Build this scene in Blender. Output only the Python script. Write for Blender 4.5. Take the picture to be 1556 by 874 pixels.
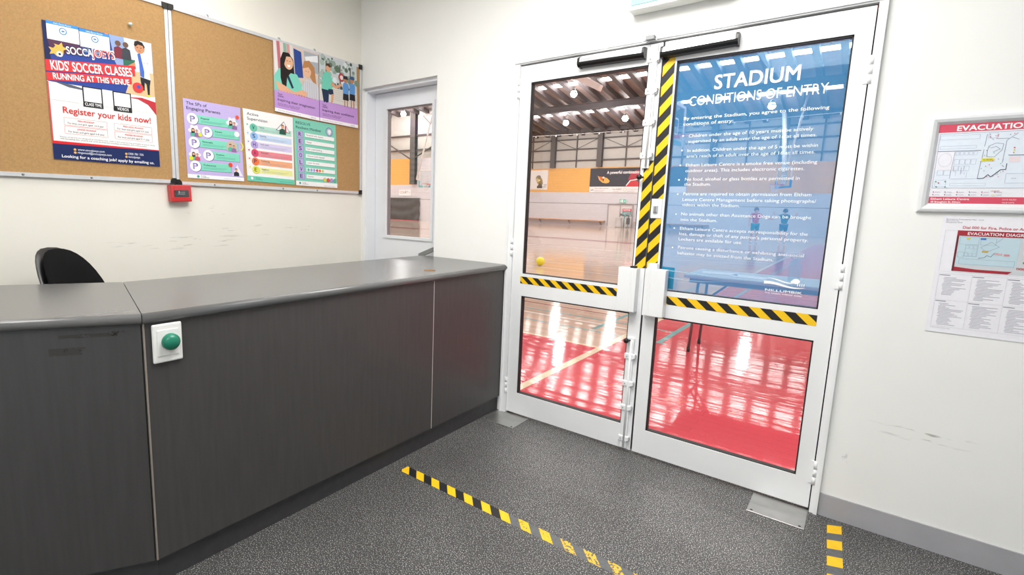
import bpy, bmesh, math, random
from mathutils import Vector, Matrix

# ------------------------------------------------------------------ clean
for o in list(bpy.data.objects):
    bpy.data.objects.remove(o, do_unlink=True)
C = bpy.context.scene.collection
SC = bpy.context.scene
random.seed(7)
PI = math.pi

# ------------------------------------------------------------------ camera
F_PX, YAW, PITCH, ROLL = 777.32967, 0.68831733, 0.14651617, 0.02566473
CAM = Vector((1.43038, -2.75364, 1.35))
fw = Vector((-math.sin(YAW) * math.cos(PITCH), math.cos(YAW) * math.cos(PITCH), -math.sin(PITCH)))
rt = Vector((math.cos(YAW), math.sin(YAW), 0))
up = rt.cross(fw)
r2 = rt * math.cos(ROLL) + up * math.sin(ROLL)
u2 = up * math.cos(ROLL) - rt * math.sin(ROLL)
cd = bpy.data.cameras.new('camera')
cam = bpy.data.objects.new('camera', cd)
C.objects.link(cam)
cam.matrix_world = Matrix(((r2.x, u2.x, -fw.x, CAM.x), (r2.y, u2.y, -fw.y, CAM.y), (r2.z, u2.z, -fw.z, CAM.z), (0, 0, 0, 1)))
cd.sensor_fit = 'HORIZONTAL'
cd.sensor_width = 36
cd.lens = F_PX / 1556 * 36
cd.shift_x = 99.3377 / 1556
cd.shift_y = -11.804 / 1556
cd.clip_start = 0.02
cd.clip_end = 300
SC.camera = cam

# ------------------------------------------------------------------ light and exposure
SC.view_settings.view_transform = 'Standard'
SC.view_settings.look = 'None'
SC.view_settings.gamma = 1
SC.view_settings.use_curve_mapping = False
SC.view_settings.exposure = 0.42
SC.cycles.use_denoising = True
SC.cycles.max_bounces = 10
SC.cycles.diffuse_bounces = 5
SC.cycles.transparent_max_bounces = 16
SC.cycles.sample_clamp_indirect = 6
SKYLIGHT_POWER = 14.0
LAMP_POWER = 160.0
W = bpy.data.worlds.new('world')
SC.world = W
W.use_nodes = True
W.node_tree.nodes['Background'].inputs[0].default_value = (0.80, 0.90, 1.0, 1)
W.node_tree.nodes['Background'].inputs[1].default_value = 2.0

CEIL = 3.0
LOBBY_PANELS = [(0.55, -1.35, 46), (0.9, -3.7, 34), (-0.95, -1.75, 11)]


def area(name, loc, sx, sy, power, rot=(0, 0, 0), col=(1, 0.985, 0.96)):
    l = bpy.data.lights.new(name, 'AREA')
    l.shape = 'RECTANGLE'
    l.size, l.size_y, l.energy, l.color = sx, sy, power, col
    o = bpy.data.objects.new(name, l)
    o.location, o.rotation_euler = loc, rot
    C.objects.link(o)
    return o


for (lx, ly, lp) in LOBBY_PANELS:
    area('panel_light', (lx, ly, CEIL - 0.075), 1.1, 1.1, lp)


# ------------------------------------------------------------------ materials
def lin(h):
    if isinstance(h, (tuple, list)):
        return tuple(h)[:3]
    h = h.lstrip('#')
    v = [int(h[i:i + 2], 16) / 255 for i in (0, 2, 4)]
    return tuple(x / 12.92 if x <= 0.04045 else ((x + 0.055) / 1.055) ** 2.4 for x in v)


MATS = {}


def mat(name, col, rough=0.5, metal=0.0, var=0.04, scale=30.0, spec=0.5, bump=0.0, coat=0.0, stretch=None):
    """Principled material whose colour is broken up a little by noise in object space."""
    if name in MATS:
        return MATS[name]
    m = bpy.data.materials.new(name)
    m.use_nodes = True
    nt = m.node_tree
    b = nt.nodes['Principled BSDF']
    b.inputs['Roughness'].default_value = rough
    b.inputs['Metallic'].default_value = metal
    b.inputs['Specular IOR Level'].default_value = spec
    b.inputs['Coat Weight'].default_value = coat
    c = lin(col)
    tc = nt.nodes.new('ShaderNodeTexCoord')
    mp = nt.nodes.new('ShaderNodeMapping')
    if stretch:
        mp.inputs['Scale'].default_value = stretch
    nz = nt.nodes.new('ShaderNodeTexNoise')
    nz.inputs['Scale'].default_value = scale
    nz.inputs['Detail'].default_value = 3
    rp = nt.nodes.new('ShaderNodeValToRGB')
    rp.color_ramp.elements[0].position = 0.3
    rp.color_ramp.elements[1].position = 0.7
    rp.color_ramp.elements[0].color = tuple(max(0, x * (1 - var)) for x in c) + (1,)
    rp.color_ramp.elements[1].color = tuple(min(1, x * (1 + var)) for x in c) + (1,)
    nt.links.new(tc.outputs['Object'], mp.inputs[0])
    nt.links.new(mp.outputs[0], nz.inputs['Vector'])
    nt.links.new(nz.outputs['Fac'], rp.inputs[0])
    nt.links.new(rp.outputs[0], b.inputs['Base Color'])
    if bump:
        bp = nt.nodes.new('ShaderNodeBump')
        bp.inputs['Strength'].default_value = bump
        bp.inputs['Distance'].default_value = 0.002
        nt.links.new(nz.outputs['Fac'], bp.inputs['Height'])
        nt.links.new(bp.outputs[0], b.inputs['Normal'])
    MATS[name] = m
    return m


def ink(h):
    return mat('ink_' + h.lstrip('#'), h, rough=0.55, var=0.015, scale=60, spec=0.25)


def emit(name, col, strength):
    if name in MATS:
        return MATS[name]
    m = bpy.data.materials.new(name)
    m.use_nodes = True
    nt = m.node_tree
    nt.nodes.clear()
    e = nt.nodes.new('ShaderNodeEmission')
    e.inputs[0].default_value = lin(col) + (1,)
    e.inputs[1].default_value = strength
    o = nt.nodes.new('ShaderNodeOutputMaterial')
    nt.links.new(e.outputs[0], o.inputs[0])
    MATS[name] = m
    return m


def thin_glass(name, tint=(1, 1, 1), ior=1.5, rough=0.0):
    """Flat pane: straight see-through, with the Fresnel reflection of glass."""
    m = bpy.data.materials.new(name)
    m.use_nodes = True
    nt = m.node_tree
    nt.nodes.clear()
    t = nt.nodes.new('ShaderNodeBsdfTransparent')
    t.inputs[0].default_value = tuple(tint) + (1,)
    g = nt.nodes.new('ShaderNodeBsdfGlossy')
    g.inputs['Roughness'].default_value = rough
    f = nt.nodes.new('ShaderNodeFresnel')
    ge = nt.nodes.new('ShaderNodeNewGeometry')
    mr = nt.nodes.new('ShaderNodeMapRange')          # same reflection from either side of the pane
    mr.inputs['To Min'].default_value = ior
    mr.inputs['To Max'].default_value = 1 / ior
    nt.links.new(ge.outputs['Backfacing'], mr.inputs['Value'])
    nt.links.new(mr.outputs['Result'], f.inputs[0])
    mx = nt.nodes.new('ShaderNodeMixShader')
    o = nt.nodes.new('ShaderNodeOutputMaterial')
    nt.links.new(f.outputs[0], mx.inputs[0])
    nt.links.new(t.outputs[0], mx.inputs[1])
    nt.links.new(g.outputs[0], mx.inputs[2])
    nt.links.new(mx.outputs[0], o.inputs[0])
    MATS[name] = m
    return m


def node_mat(name):
    m = bpy.data.materials.new(name)
    m.use_nodes = True
    MATS[name] = m
    nt = m.node_tree
    return m, nt, nt.nodes['Principled BSDF']


def speckled_floor():
    m, nt, b = node_mat('speckled_vinyl')
    tc = nt.nodes.new('ShaderNodeTexCoord')
    n1 = nt.nodes.new('ShaderNodeTexNoise')
    n1.inputs['Scale'].default_value = 230
    n1.inputs['Detail'].default_value = 1.5
    r1 = nt.nodes.new('ShaderNodeValToRGB')
    e = r1.color_ramp.elements
    e[0].position, e[0].color = 0.44, lin('#343435') + (1,)
    e[1].position, e[1].color = 0.66, lin('#d2d1cd') + (1,)
    k = r1.color_ramp.elements.new(0.57)
    k.color = lin('#4c4c4d') + (1,)
    n2 = nt.nodes.new('ShaderNodeTexNoise')
    n2.inputs['Scale'].default_value = 1.6
    n2.inputs['Detail'].default_value = 4
    r2_ = nt.nodes.new('ShaderNodeValToRGB')
    r2_.color_ramp.elements[0].position = 0.35
    r2_.color_ramp.elements[0].color = (0.78, 0.78, 0.78, 1)
    r2_.color_ramp.elements[1].position = 0.7
    r2_.color_ramp.elements[1].color = (1.08, 1.08, 1.08, 1)
    mul = nt.nodes.new('ShaderNodeMixRGB')
    mul.blend_type = 'MULTIPLY'
    mul.inputs[0].default_value = 1
    nt.links.new(tc.outputs['Object'], n1.inputs['Vector'])
    nt.links.new(tc.outputs['Object'], n2.inputs['Vector'])
    nt.links.new(n1.outputs['Fac'], r1.inputs[0])
    nt.links.new(n2.outputs['Fac'], r2_.inputs[0])
    nt.links.new(r1.outputs[0], mul.inputs[1])
    nt.links.new(r2_.outputs[0], mul.inputs[2])
    nt.links.new(mul.outputs[0], b.inputs['Base Color'])
    b.inputs['Roughness'].default_value = 0.42
    return m


def painted_wall(name, col, scuffs=()):
    """Painted plaster; scuffs are (centre xyz, half size xyz, noise stretch) boxes of worn dark streaks."""
    m, nt, b = node_mat(name)
    b.inputs['Roughness'].default_value = 0.6
    b.inputs['Specular IOR Level'].default_value = 0.3
    tc = nt.nodes.new('ShaderNodeTexCoord')
    n = nt.nodes.new('ShaderNodeTexNoise')
    n.inputs['Scale'].default_value = 2.5
    n.inputs['Detail'].default_value = 5
    rp = nt.nodes.new('ShaderNodeValToRGB')
    c = lin(col)
    rp.color_ramp.elements[0].position, rp.color_ramp.elements[1].position = 0.3, 0.7
    rp.color_ramp.elements[0].color = tuple(x * 0.975 for x in c) + (1,)
    rp.color_ramp.elements[1].color = tuple(min(1, x * 1.015) for x in c) + (1,)
    nt.links.new(tc.outputs['Object'], n.inputs['Vector'])
    nt.links.new(n.outputs['Fac'], rp.inputs[0])
    last = rp.outputs[0]
    for (cen, half, stretch, lo, dark) in scuffs:
        mp = nt.nodes.new('ShaderNodeMapping')
        mp.vector_type = 'TEXTURE'
        mp.inputs['Location'].default_value = cen
        mp.inputs['Scale'].default_value = half
        nt.links.new(tc.outputs['Object'], mp.inputs[0])
        gr = nt.nodes.new('ShaderNodeTexGradient')
        gr.gradient_type = 'SPHERICAL'
        nt.links.new(mp.outputs[0], gr.inputs[0])
        mp2 = nt.nodes.new('ShaderNodeMapping')
        mp2.inputs['Scale'].default_value = stretch
        mp2.inputs['Rotation'].default_value = (0.12, 0.0, 0.0)
        nt.links.new(tc.outputs['Object'], mp2.inputs[0])
        n2 = nt.nodes.new('ShaderNodeTexNoise')
        n2.inputs['Scale'].default_value = 1
        n2.inputs['Detail'].default_value = 4
        nt.links.new(mp2.outputs[0], n2.inputs['Vector'])
        r3 = nt.nodes.new('ShaderNodeValToRGB')
        r3.color_ramp.elements[0].position, r3.color_ramp.elements[1].position = lo, lo + 0.08
        nt.links.new(n2.outputs['Fac'], r3.inputs[0])
        mm = nt.nodes.new('ShaderNodeMath')
        mm.operation = 'MULTIPLY'
        nt.links.new(gr.outputs['Fac'], mm.inputs[0])
        nt.links.new(r3.outputs[0], mm.inputs[1])
        mm.use_clamp = True
        mx = nt.nodes.new('ShaderNodeMixRGB')
        nt.links.new(mm.outputs[0], mx.inputs[0])
        nt.links.new(last, mx.inputs[1])
        mx.inputs[2].default_value = lin(dark) + (1,)
        last = mx.outputs[0]
    nt.links.new(last, b.inputs['Base Color'])
    return m


def brick_wall(name, col, mortar, bw=0.4, bh=0.2):
    m, nt, b = node_mat(name)
    b.inputs['Roughness'].default_value = 0.55
    tc = nt.nodes.new('ShaderNodeTexCoord')
    mp = nt.nodes.new('ShaderNodeMapping')
    mp.inputs['Rotation'].default_value = (PI / 2, 0, 0)
    bt = nt.nodes.new('ShaderNodeTexBrick')
    bt.inputs['Scale'].default_value = 1
    bt.inputs['Brick Width'].default_value = bw
    bt.inputs['Row Height'].default_value = bh
    bt.inputs['Mortar Size'].default_value = 0.012
    c = lin(col)
    bt.inputs['Color1'].default_value = c + (1,)
    bt.inputs['Color2'].default_value = tuple(x * 0.96 for x in c) + (1,)
    bt.inputs['Mortar'].default_value = lin(mortar) + (1,)
    nt.links.new(tc.outputs['Object'], mp.inputs[0])
    nt.links.new(mp.outputs[0], bt.inputs['Vector'])
    nt.links.new(bt.outputs['Color'], b.inputs['Base Color'])
    return m


def sports_floor(name, col, plank=True):
    """Sealed timber sports floor: strip boards, a clear gloss coat with slight unevenness across the boards."""
    m, nt, b = node_mat(name)
    tc = nt.nodes.new('ShaderNodeTexCoord')
    c = lin(col)
    bt = nt.nodes.new('ShaderNodeTexBrick')
    bt.inputs['Scale'].default_value = 1
    bt.inputs['Brick Width'].default_value = 1.4
    bt.inputs['Row Height'].default_value = 0.085
    bt.inputs['Mortar Size'].default_value = 0.0015
    k = 0.10 if plank else 0.03
    bt.inputs['Color1'].default_value = tuple(x * (1 + k) for x in c) + (1,)
    bt.inputs['Color2'].default_value = tuple(x * (1 - k) for x in c) + (1,)
    bt.inputs['Mortar'].default_value = tuple(x * 0.72 for x in c) + (1,)
    nt.links.new(tc.outputs['Object'], bt.inputs['Vector'])
    nt.links.new(bt.outputs['Color'], b.inputs['Base Color'])
    b.inputs['Roughness'].default_value = 0.075
    b.inputs['Specular IOR Level'].default_value = 0.6
    mp = nt.nodes.new('ShaderNodeMapping')
    mp.inputs['Scale'].default_value = (0.7, 11.0, 1.0)
    n = nt.nodes.new('ShaderNodeTexNoise')
    n.inputs['Scale'].default_value = 1.0
    n.inputs['Detail'].default_value = 3
    bp = nt.nodes.new('ShaderNodeBump')
    bp.inputs['Strength'].default_value = 0.18
    bp.inputs['Distance'].default_value = 0.01
    nt.links.new(tc.outputs['Object'], mp.inputs[0])
    nt.links.new(mp.outputs[0], n.inputs['Vector'])
    nt.links.new(n.outputs['Fac'], bp.inputs['Height'])
    nt.links.new(bp.outputs[0], b.inputs['Normal'])
    return m


def worn_paint(name, col, lo, scale=90):
    """Tape worn through to the floor in flakes."""
    m, nt, b = node_mat(name)
    b.inputs['Base Color'].default_value = lin(col) + (1,)
    b.inputs['Roughness'].default_value = 0.55
    tc = nt.nodes.new('ShaderNodeTexCoord')
    n = nt.nodes.new('ShaderNodeTexNoise')
    n.inputs['Scale'].default_value = scale
    n.inputs['Detail'].default_value = 4
    rp = nt.nodes.new('ShaderNodeValToRGB')
    rp.color_ramp.elements[0].position, rp.color_ramp.elements[1].position = lo, lo + 0.04
    nt.links.new(tc.outputs['Object'], n.inputs['Vector'])
    nt.links.new(n.outputs['Fac'], rp.inputs[0])
    nt.links.new(rp.outputs[0], b.inputs['Alpha'])
    return m


def printed_film(name, col, share):
    """Perforated window film: a share of it is printed colour, the rest is holes."""
    m, nt, b = node_mat(name)
    b.inputs['Base Color'].default_value = lin(col) + (1,)
    b.inputs['Roughness'].default_value = 0.5
    b.inputs['Specular IOR Level'].default_value = 0.1
    t = nt.nodes.new('ShaderNodeBsdfTransparent')
    t.inputs[0].default_value = (0.90, 0.96, 0.99, 1)
    mx = nt.nodes.new('ShaderNodeMixShader')
    mx.inputs[0].default_value = share
    o = nt.nodes['Material Output']
    nt.links.new(t.outputs[0], mx.inputs[1])
    nt.links.new(b.outputs[0], mx.inputs[2])
    nt.links.new(mx.outputs[0], o.inputs[0])
    return m


# ------------------------------------------------------------------ object helpers
def tag(o, label=None, cat=None, group=None, kind=None):
    if label:
        o['label'] = label
    if cat:
        o['category'] = cat
    if group:
        o['group'] = group
    if kind:
        o['kind'] = kind
    return o


def empty(name, loc, rz=0.0):
    o = bpy.data.objects.new(name, None)
    o.empty_display_size = 0.1
    o.location = loc
    o.rotation_euler = (0, 0, rz)
    C.objects.link(o)
    return o


class MB:
    """Collects shapes into ONE mesh object."""

    def __init__(self):
        self.bm = bmesh.new()
        self.mats = []

    def mi(self, m):
        if m not in self.mats:
            self.mats.append(m)
        return self.mats.index(m)

    def box(self, x0, x1, y0, y1, z0, z1, m=None, M=None):
        i = self.mi(m) if m else 0
        P = [(x0, y0, z0), (x1, y0, z0), (x1, y1, z0), (x0, y1, z0), (x0, y0, z1), (x1, y0, z1), (x1, y1, z1), (x0, y1, z1)]
        V = [self.bm.verts.new(M @ Vector(p) if M else p) for p in P]
        for q in ((0, 3, 2, 1), (4, 5, 6, 7), (0, 1, 5, 4), (1, 2, 6, 5), (2, 3, 7, 6), (3, 0, 4, 7)):
            f = self.bm.faces.new([V[k] for k in q])
            f.material_index = i
        return self

    def rbox(self, x0, x1, y0, y1, z0, z1, r=0.005, seg=2, m=None, M=None):
        t = bmesh.new()
        i = self.mi(m) if m else 0
        bmesh.ops.create_cube(t, size=1)
        for v in t.verts:
            v.co = Vector(((x0 + x1) / 2 + v.co.x * (x1 - x0), (y0 + y1) / 2 + v.co.y * (y1 - y0), (z0 + z1) / 2 + v.co.z * (z1 - z0)))
        r = min(r, 0.49 * min(abs(x1 - x0), abs(y1 - y0), abs(z1 - z0)))
        bmesh.ops.bevel(t, geom=list(t.edges), offset=r, segments=seg, affect='EDGES', profile=0.5)
        self.merge(t, i, M)
        return self

    def merge(self, t, i=0, M=None, smooth=False):
        mp = {}
        for v in t.verts:
            mp[v] = self.bm.verts.new(M @ v.co if M else v.co)
        for f in t.faces:
            try:
                g = self.bm.faces.new([mp[v] for v in f.verts])
                g.material_index = i
                g.smooth = smooth or f.smooth
            except ValueError:
                pass
        t.free()

    def poly(self, pts, m=None):
        f = self.bm.faces.new([self.bm.verts.new(p) for p in pts])
        f.material_index = self.mi(m) if m else 0
        return self

    def prism(self, pts, d, m=None):
        """closed prism: polygon pts (3D, planar) swept by vector d"""
        i = self.mi(m) if m else 0
        d = Vector(d)
        A = [self.bm.verts.new(p) for p in pts]
        B = [self.bm.verts.new(Vector(p) + d) for p in pts]
        n = len(pts)
        for f in [A[::-1], B] + [[A[k], A[(k + 1) % n], B[(k + 1) % n], B[k]] for k in range(n)]:
            self.bm.faces.new(f).material_index = i
        return self

    def tube(self, pts, r, seg=10, m=None, cap=True, smooth=True):
        i = self.mi(m) if m else 0
        pts = [Vector(p) for p in pts]
        rs = r if isinstance(r, (list, tuple)) else [r] * len(pts)
        rings = []
        n0 = None
        for k, p in enumerate(pts):
            d = (pts[min(k + 1, len(pts) - 1)] - pts[max(k - 1, 0)])
            if d.length < 1e-9:
                d = Vector((0, 0, 1))
            d.normalize()
            if n0 is None:
                n0 = d.orthogonal().normalized()
            n0 = (n0 - d * n0.dot(d)).normalized()
            b = d.cross(n0)
            rings.append([self.bm.verts.new(p + (n0 * math.cos(2 * PI * j / seg) + b * math.sin(2 * PI * j / seg)) * rs[k]) for j in range(seg)])
        for a, b in zip(rings, rings[1:]):
            for j in range(seg):
                f = self.bm.faces.new((a[j], a[(j + 1) % seg], b[(j + 1) % seg], b[j]))
                f.material_index = i
                f.smooth = smooth
        if cap:
            self.bm.faces.new(rings[0][::-1]).material_index = i
            self.bm.faces.new(rings[-1]).material_index = i
        return self

    def lathe(self, prof, cen=(0, 0, 0), axis=(0, 0, 1), seg=24, m=None, sx=1.0):
        """prof: list of (radius, height) along axis"""
        ax = Vector(axis).normalized()
        n = ax.orthogonal().normalized()
        b = ax.cross(n)
        i = self.mi(m) if m else 0
        c = Vector(cen)
        rings = []
        for (r, h) in prof:
            if r < 1e-6:
                rings.append([self.bm.verts.new(c + ax * h)])
            else:
                rings.append([self.bm.verts.new(c + ax * h + (n * math.cos(2 * PI * j / seg) * sx + b * math.sin(2 * PI * j / seg)) * r) for j in range(seg)])
        for a, d in zip(rings, rings[1:]):
            for j in range(seg):
                q = [a[j % len(a)], a[(j + 1) % len(a)], d[(j + 1) % len(d)], d[j % len(d)]]
                q = list(dict.fromkeys(q))
                if len(q) > 2:
                    f = self.bm.faces.new(q)
                    f.material_index = i
                    f.smooth = True
        return self

    def sphere(self, c, r, m=None, seg=16):
        p = [(r * math.sin(PI * k / 10), -r * math.cos(PI * k / 10)) for k in range(11)]
        p[0], p[-1] = (0, -r), (0, r)
        return self.lathe(p, c, (0, 0, 1), seg, m)

    def build(self, name, m=None, parent=None, bevel=0.0, seg=2):
        bmesh.ops.recalc_face_normals(self.bm, faces=self.bm.faces)
        me = bpy.data.meshes.new(name)
        self.bm.to_mesh(me)
        self.bm.free()
        for k in (self.mats or [m]):
            me.materials.append(k)
        o = bpy.data.objects.new(name, me)
        C.objects.link(o)
        if parent:
            o.parent = parent
        if bevel:
            b = o.modifiers.new('bevel', 'BEVEL')
            b.width, b.segments, b.limit_method = bevel, seg, 'ANGLE'
        return o


TXT = {}


def text_mesh(s, bold=0.0, shear=0.0):
    k = (s, bold, shear)
    if k in TXT:
        return TXT[k]
    cu = bpy.data.curves.new('t', 'FONT')
    cu.body = s
    cu.size = 1
    cu.resolution_u = 3
    cu.offset = bold
    cu.shear = shear
    ob = bpy.data.objects.new('t', cu)
    C.objects.link(ob)
    dg = bpy.context.evaluated_depsgraph_get()
    ev = ob.evaluated_get(dg)
    me = ev.to_mesh()
    V = [(v.co.x, v.co.y) for v in me.vertices]
    Fc = [tuple(p.vertices) for p in me.polygons]
    ev.to_mesh_clear()
    bpy.data.objects.remove(ob, do_unlink=True)
    bpy.data.curves.remove(cu)
    x0 = min(v[0] for v in V)
    x1 = max(v[0] for v in V)
    V = [(v[0] - x0, v[1]) for v in V]
    TXT[k] = (V, Fc, x1 - x0)
    return TXT[k]


CAP = 0.70          # cap height of the built-in face, per unit size


class Sheet:
    """A printed sheet: four corners TL TR BR BL in space, size Wd x Ht; print in metres from the top left, v down."""

    def __init__(self, tl, tr, br, bl, normal, thick=0.0006):
        self.c = [Vector(p) for p in (tl, tr, br, bl)]
        self.n = Vector(normal).normalized()
        self.W = ((self.c[1] - self.c[0]).length + (self.c[2] - self.c[3]).length) / 2
        self.H = ((self.c[3] - self.c[0]).length + (self.c[2] - self.c[1]).length) / 2
        self.t = thick
        self.mb = MB()
        self.k = 0

    def at(self, u, v, lvl=0):
        a, b = u, v
        p = (self.c[0] * (1 - a) + self.c[1] * a) * (1 - b) + (self.c[3] * (1 - a) + self.c[2] * a) * b
        return p + self.n * (lvl * 0.0003)

    def base(self, name, col, parent=None):
        m = ink(col) if isinstance(col, str) else col
        o = MB().prism([p for p in self.c], -self.n * self.t, m).build(name, None, parent)
        return o

    def poly(self, pts, col, lvl=1):
        self.k += 1
        lvl += .03 * (self.k % 30)          # later ink lies over earlier ink
        self.mb.poly([self.at(u, v, lvl) for u, v in pts], ink(col) if isinstance(col, str) else col)

    def rect(self, u0, v0, u1, v1, col, lvl=1):
        self.poly([(u0, v0), (u1, v0), (u1, v1), (u0, v1)], col, lvl)

    def frame(self, u0, v0, u1, v1, w, col, lvl=1):
        a, b = w / self.W, w / self.H
        self.rect(u0, v0, u1, v0 + b, col, lvl)
        self.rect(u0, v1 - b, u1, v1, col, lvl)
        self.rect(u0, v0 + b, u0 + a, v1 - b, col, lvl)
        self.rect(u1 - a, v0 + b, u1, v1 - b, col, lvl)

    def line(self, u0, v0, u1, v1, w, col, lvl=2):
        x0, y0, x1, y1 = u0 * self.W, v0 * self.H, u1 * self.W, v1 * self.H
        d = math.hypot(x1 - x0, y1 - y0) or 1
        nx, ny = -(y1 - y0) / d * w / 2, (x1 - x0) / d * w / 2
        self.poly([((x0 + nx) / self.W, (y0 + ny) / self.H), ((x1 + nx) / self.W, (y1 + ny) / self.H), ((x1 - nx) / self.W, (y1 - ny) / self.H), ((x0 - nx) / self.W, (y0 - ny) / self.H)], col, lvl)

    def circ(self, u, v, r, col, lvl=1, n=20, sy=1.0, rot=0.0, a0=0.0, a1=2 * PI):
        pts = []
        for k in range(n + (0 if a1 - a0 > 6.28 else 1)):
            t = a0 + (a1 - a0) * k / n
            x, y = r * math.cos(t), r * sy * math.sin(t)
            pts.append((u + (x * math.cos(rot) - y * math.sin(rot)) / self.W, v + (x * math.sin(rot) + y * math.cos(rot)) / self.H))
        self.poly(pts, col, lvl)

    def text(self, s, u, v, h, col, w=None, align='L', bold=0.0, shear=0.0, lvl=4, rot=0.0):
        """baseline at (u, v); h cap height in metres; w total width in metres"""
        V, Fc, tw = text_mesh(s, 0.0, shear)
        sy = h / CAP
        sx = (w / tw) if w else sy
        off = {'L': 0, 'C': -tw * sx / 2, 'R': -tw * sx}[align]
        m = ink(col) if isinstance(col, str) else col
        i = self.mb.mi(m)
        g = bold * .75
        passes = [(0, 0)] if bold < .003 else [(g, g), (-g, -g), (g, -g), (-g, g)]   # heavier strokes
        for q, (dx, dy) in enumerate(passes):
            vs = []
            for x, y in V:
                X, Y = (x + dx) * sx + off, (y + dy) * sy
                X, Y = X * math.cos(rot) - Y * math.sin(rot), X * math.sin(rot) + Y * math.cos(rot)
                vs.append(self.mb.bm.verts.new(self.at(u + X / self.W, v - Y / self.H, lvl + .1 * q)))
            for f in Fc:
                try:
                    self.mb.bm.faces.new([vs[k] for k in f]).material_index = i
                except ValueError:
                    pass

    def done(self, name, parent=None):
        o = self.mb.build(name, None, parent)
        self.mb = MB()
        return o


def wall_cells(mb, u0, u1, z0, z1, holes, t0, t1, axis='x', m=None):
    us = sorted({u0, u1, *[h[0] for h in holes], *[h[1] for h in holes]})
    zs = sorted({z0, z1, *[h[2] for h in holes], *[h[3] for h in holes]})
    for a, b in zip(us, us[1:]):
        run = None
        for c, d in list(zip(zs, zs[1:])) + [(None, None)]:
            solid = c is not None and not any(h[0] - 1e-6 <= a and b <= h[1] + 1e-6 and h[2] - 1e-6 <= c and d <= h[3] + 1e-6 for h in holes)
            if solid:
                run = [c, d] if run is None else [run[0], d]
            elif run:
                if axis == 'x':
                    mb.box(a, b, t0, t1, run[0], run[1], m)
                else:
                    mb.box(t0, t1, a, b, run[0], run[1], m)
                run = None
    return mb

# ------------------------------------------------------------------ shared materials
XL = -1.7411                      # notice board wall
X0, X1, ZT = -0.3354, 1.3732, 2.1965   # double door frame, outer
ZH = 2.177
XM = 0.5311                       # meeting line of the two leaves
M_WALL = painted_wall('white_painted_wall', '#f2f2ef', scuffs=[
    ((1.68, 0, 0.47), (0.20, 0.3, 0.035), (9, 1, 55), 0.60, '#8a8780'),
    ((1.42, 0, 0.30), (0.06, 0.3, 0.10), (40, 1, 18), 0.62, '#a9a6a0'),
    ((1.95, 0, 0.30), (0.16, 0.3, 0.12), (14, 1, 30), 0.66, '#a9a6a0')])
M_NOTICE = painted_wall('cream_painted_wall', '#ece9df', scuffs=[
    ((XL, -1.35, 1.085), (0.3, 0.52, 0.05), (1, 7, 60), 0.58, '#a9a59a'),
    ((XL, -0.8, 1.15), (0.3, 0.55, 0.05), (1, 9, 60), 0.63, '#b9b5aa'),
    ((XL, -1.25, 1.26), (0.3, 0.16, 0.05), (1, 16, 60), 0.64, '#b5b1a6')])
M_CEIL = mat('ceiling_white', '#f4f4f2', 0.8)
M_FLOOR = speckled_floor()
M_DOOR = mat('white_enamel', '#f0f1f2', 0.32, var=0.02, scale=6)
M_DOOR2 = mat('white_gloss_door', '#eceef2', 0.35, var=0.015, scale=5)
M_GASKET = mat('black_rubber', '#191a1b', 0.6)
M_GLASS = thin_glass('clear_pane')
M_ALU = mat('anodised_aluminium', '#d5d7da', 0.35, 0.35, var=0.03, scale=40)
M_STEEL = mat('brushed_steel', '#b9b9b7', 0.38, 0.9, var=0.10, scale=9)
M_BLACK = mat('black_plastic', '#131314', 0.35)
M_SILVER = mat('satin_silver', '#c9cccf', 0.28, 0.8)
M_SKIRT = mat('grey_skirting_vinyl', '#a8a7ab', 0.45, var=0.05, scale=8)
M_LAM = mat('dark_grey_laminate', '#444242', 0.42, var=0.09, scale=60, stretch=(1, 1, 0.08))
M_LAMTOP = mat('grey_laminate_top', '#666666', 0.26, var=0.05, scale=50, stretch=(1, 0.1, 1))
M_KICK = mat('dark_kickboard', '#3c3b3d', 0.5, var=0.1, scale=30)
M_CORK = mat('cork', '#b28e61', 0.85, var=0.10, scale=130, spec=0.1)
M_YEL = mat('hazard_yellow', '#f7c70e', 0.5, var=0.03)
M_TBLK = mat('hazard_black', '#1b1a1c', 0.5, var=0.08)
M_WHITEPL = mat('white_plastic', '#ededea', 0.35)
M_GREY = mat('grey_metal', '#8e9090', 0.4, 0.5)

# ------------------------------------------------------------------ lobby shell
mb = MB().box(XL - 0.3, 4.6, -6.3, 0.06, -0.12, 0.0, M_FLOOR)
tag(mb.build('floor'), 'dark grey speckled vinyl floor of the lobby', 'floor', kind='structure')
mb = wall_cells(MB(), XL, 4.6, 0, CEIL, [(XL + 0.012, -0.962, -1, 2.217), (X0, X1, -1, ZT)], 0.0, 0.20, m=M_WALL)
tag(mb.build('wall_back'), 'white painted wall with the glazed doors', 'wall', kind='structure')
mb = MB().box(XL - 0.2, XL, -6.3, 0.2, 0, CEIL, M_NOTICE)
tag(mb.build('wall_left'), 'cream painted wall behind the notice boards', 'wall', kind='structure')
mb = MB().box(4.4, 4.6, -6.3, 0.0, 0, CEIL, M_WALL)
tag(mb.build('wall_right'), 'white lobby wall on the right', 'wall', kind='structure')
RW = -6.0
slits = [(-0.88, -0.76, 1.95, 2.65), (-0.60, -0.53, 1.95, 2.5), (-1.66, -1.55, 1.9, 2.75), (1.6, 3.6, 0.0, 2.3)]
mb = wall_cells(MB(), XL, 4.4, 0, CEIL, slits, RW - 0.2, RW, m=M_WALL)
tag(mb.build('wall_front'), 'white lobby wall behind the camera with windows', 'wall', kind='structure')
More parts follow.
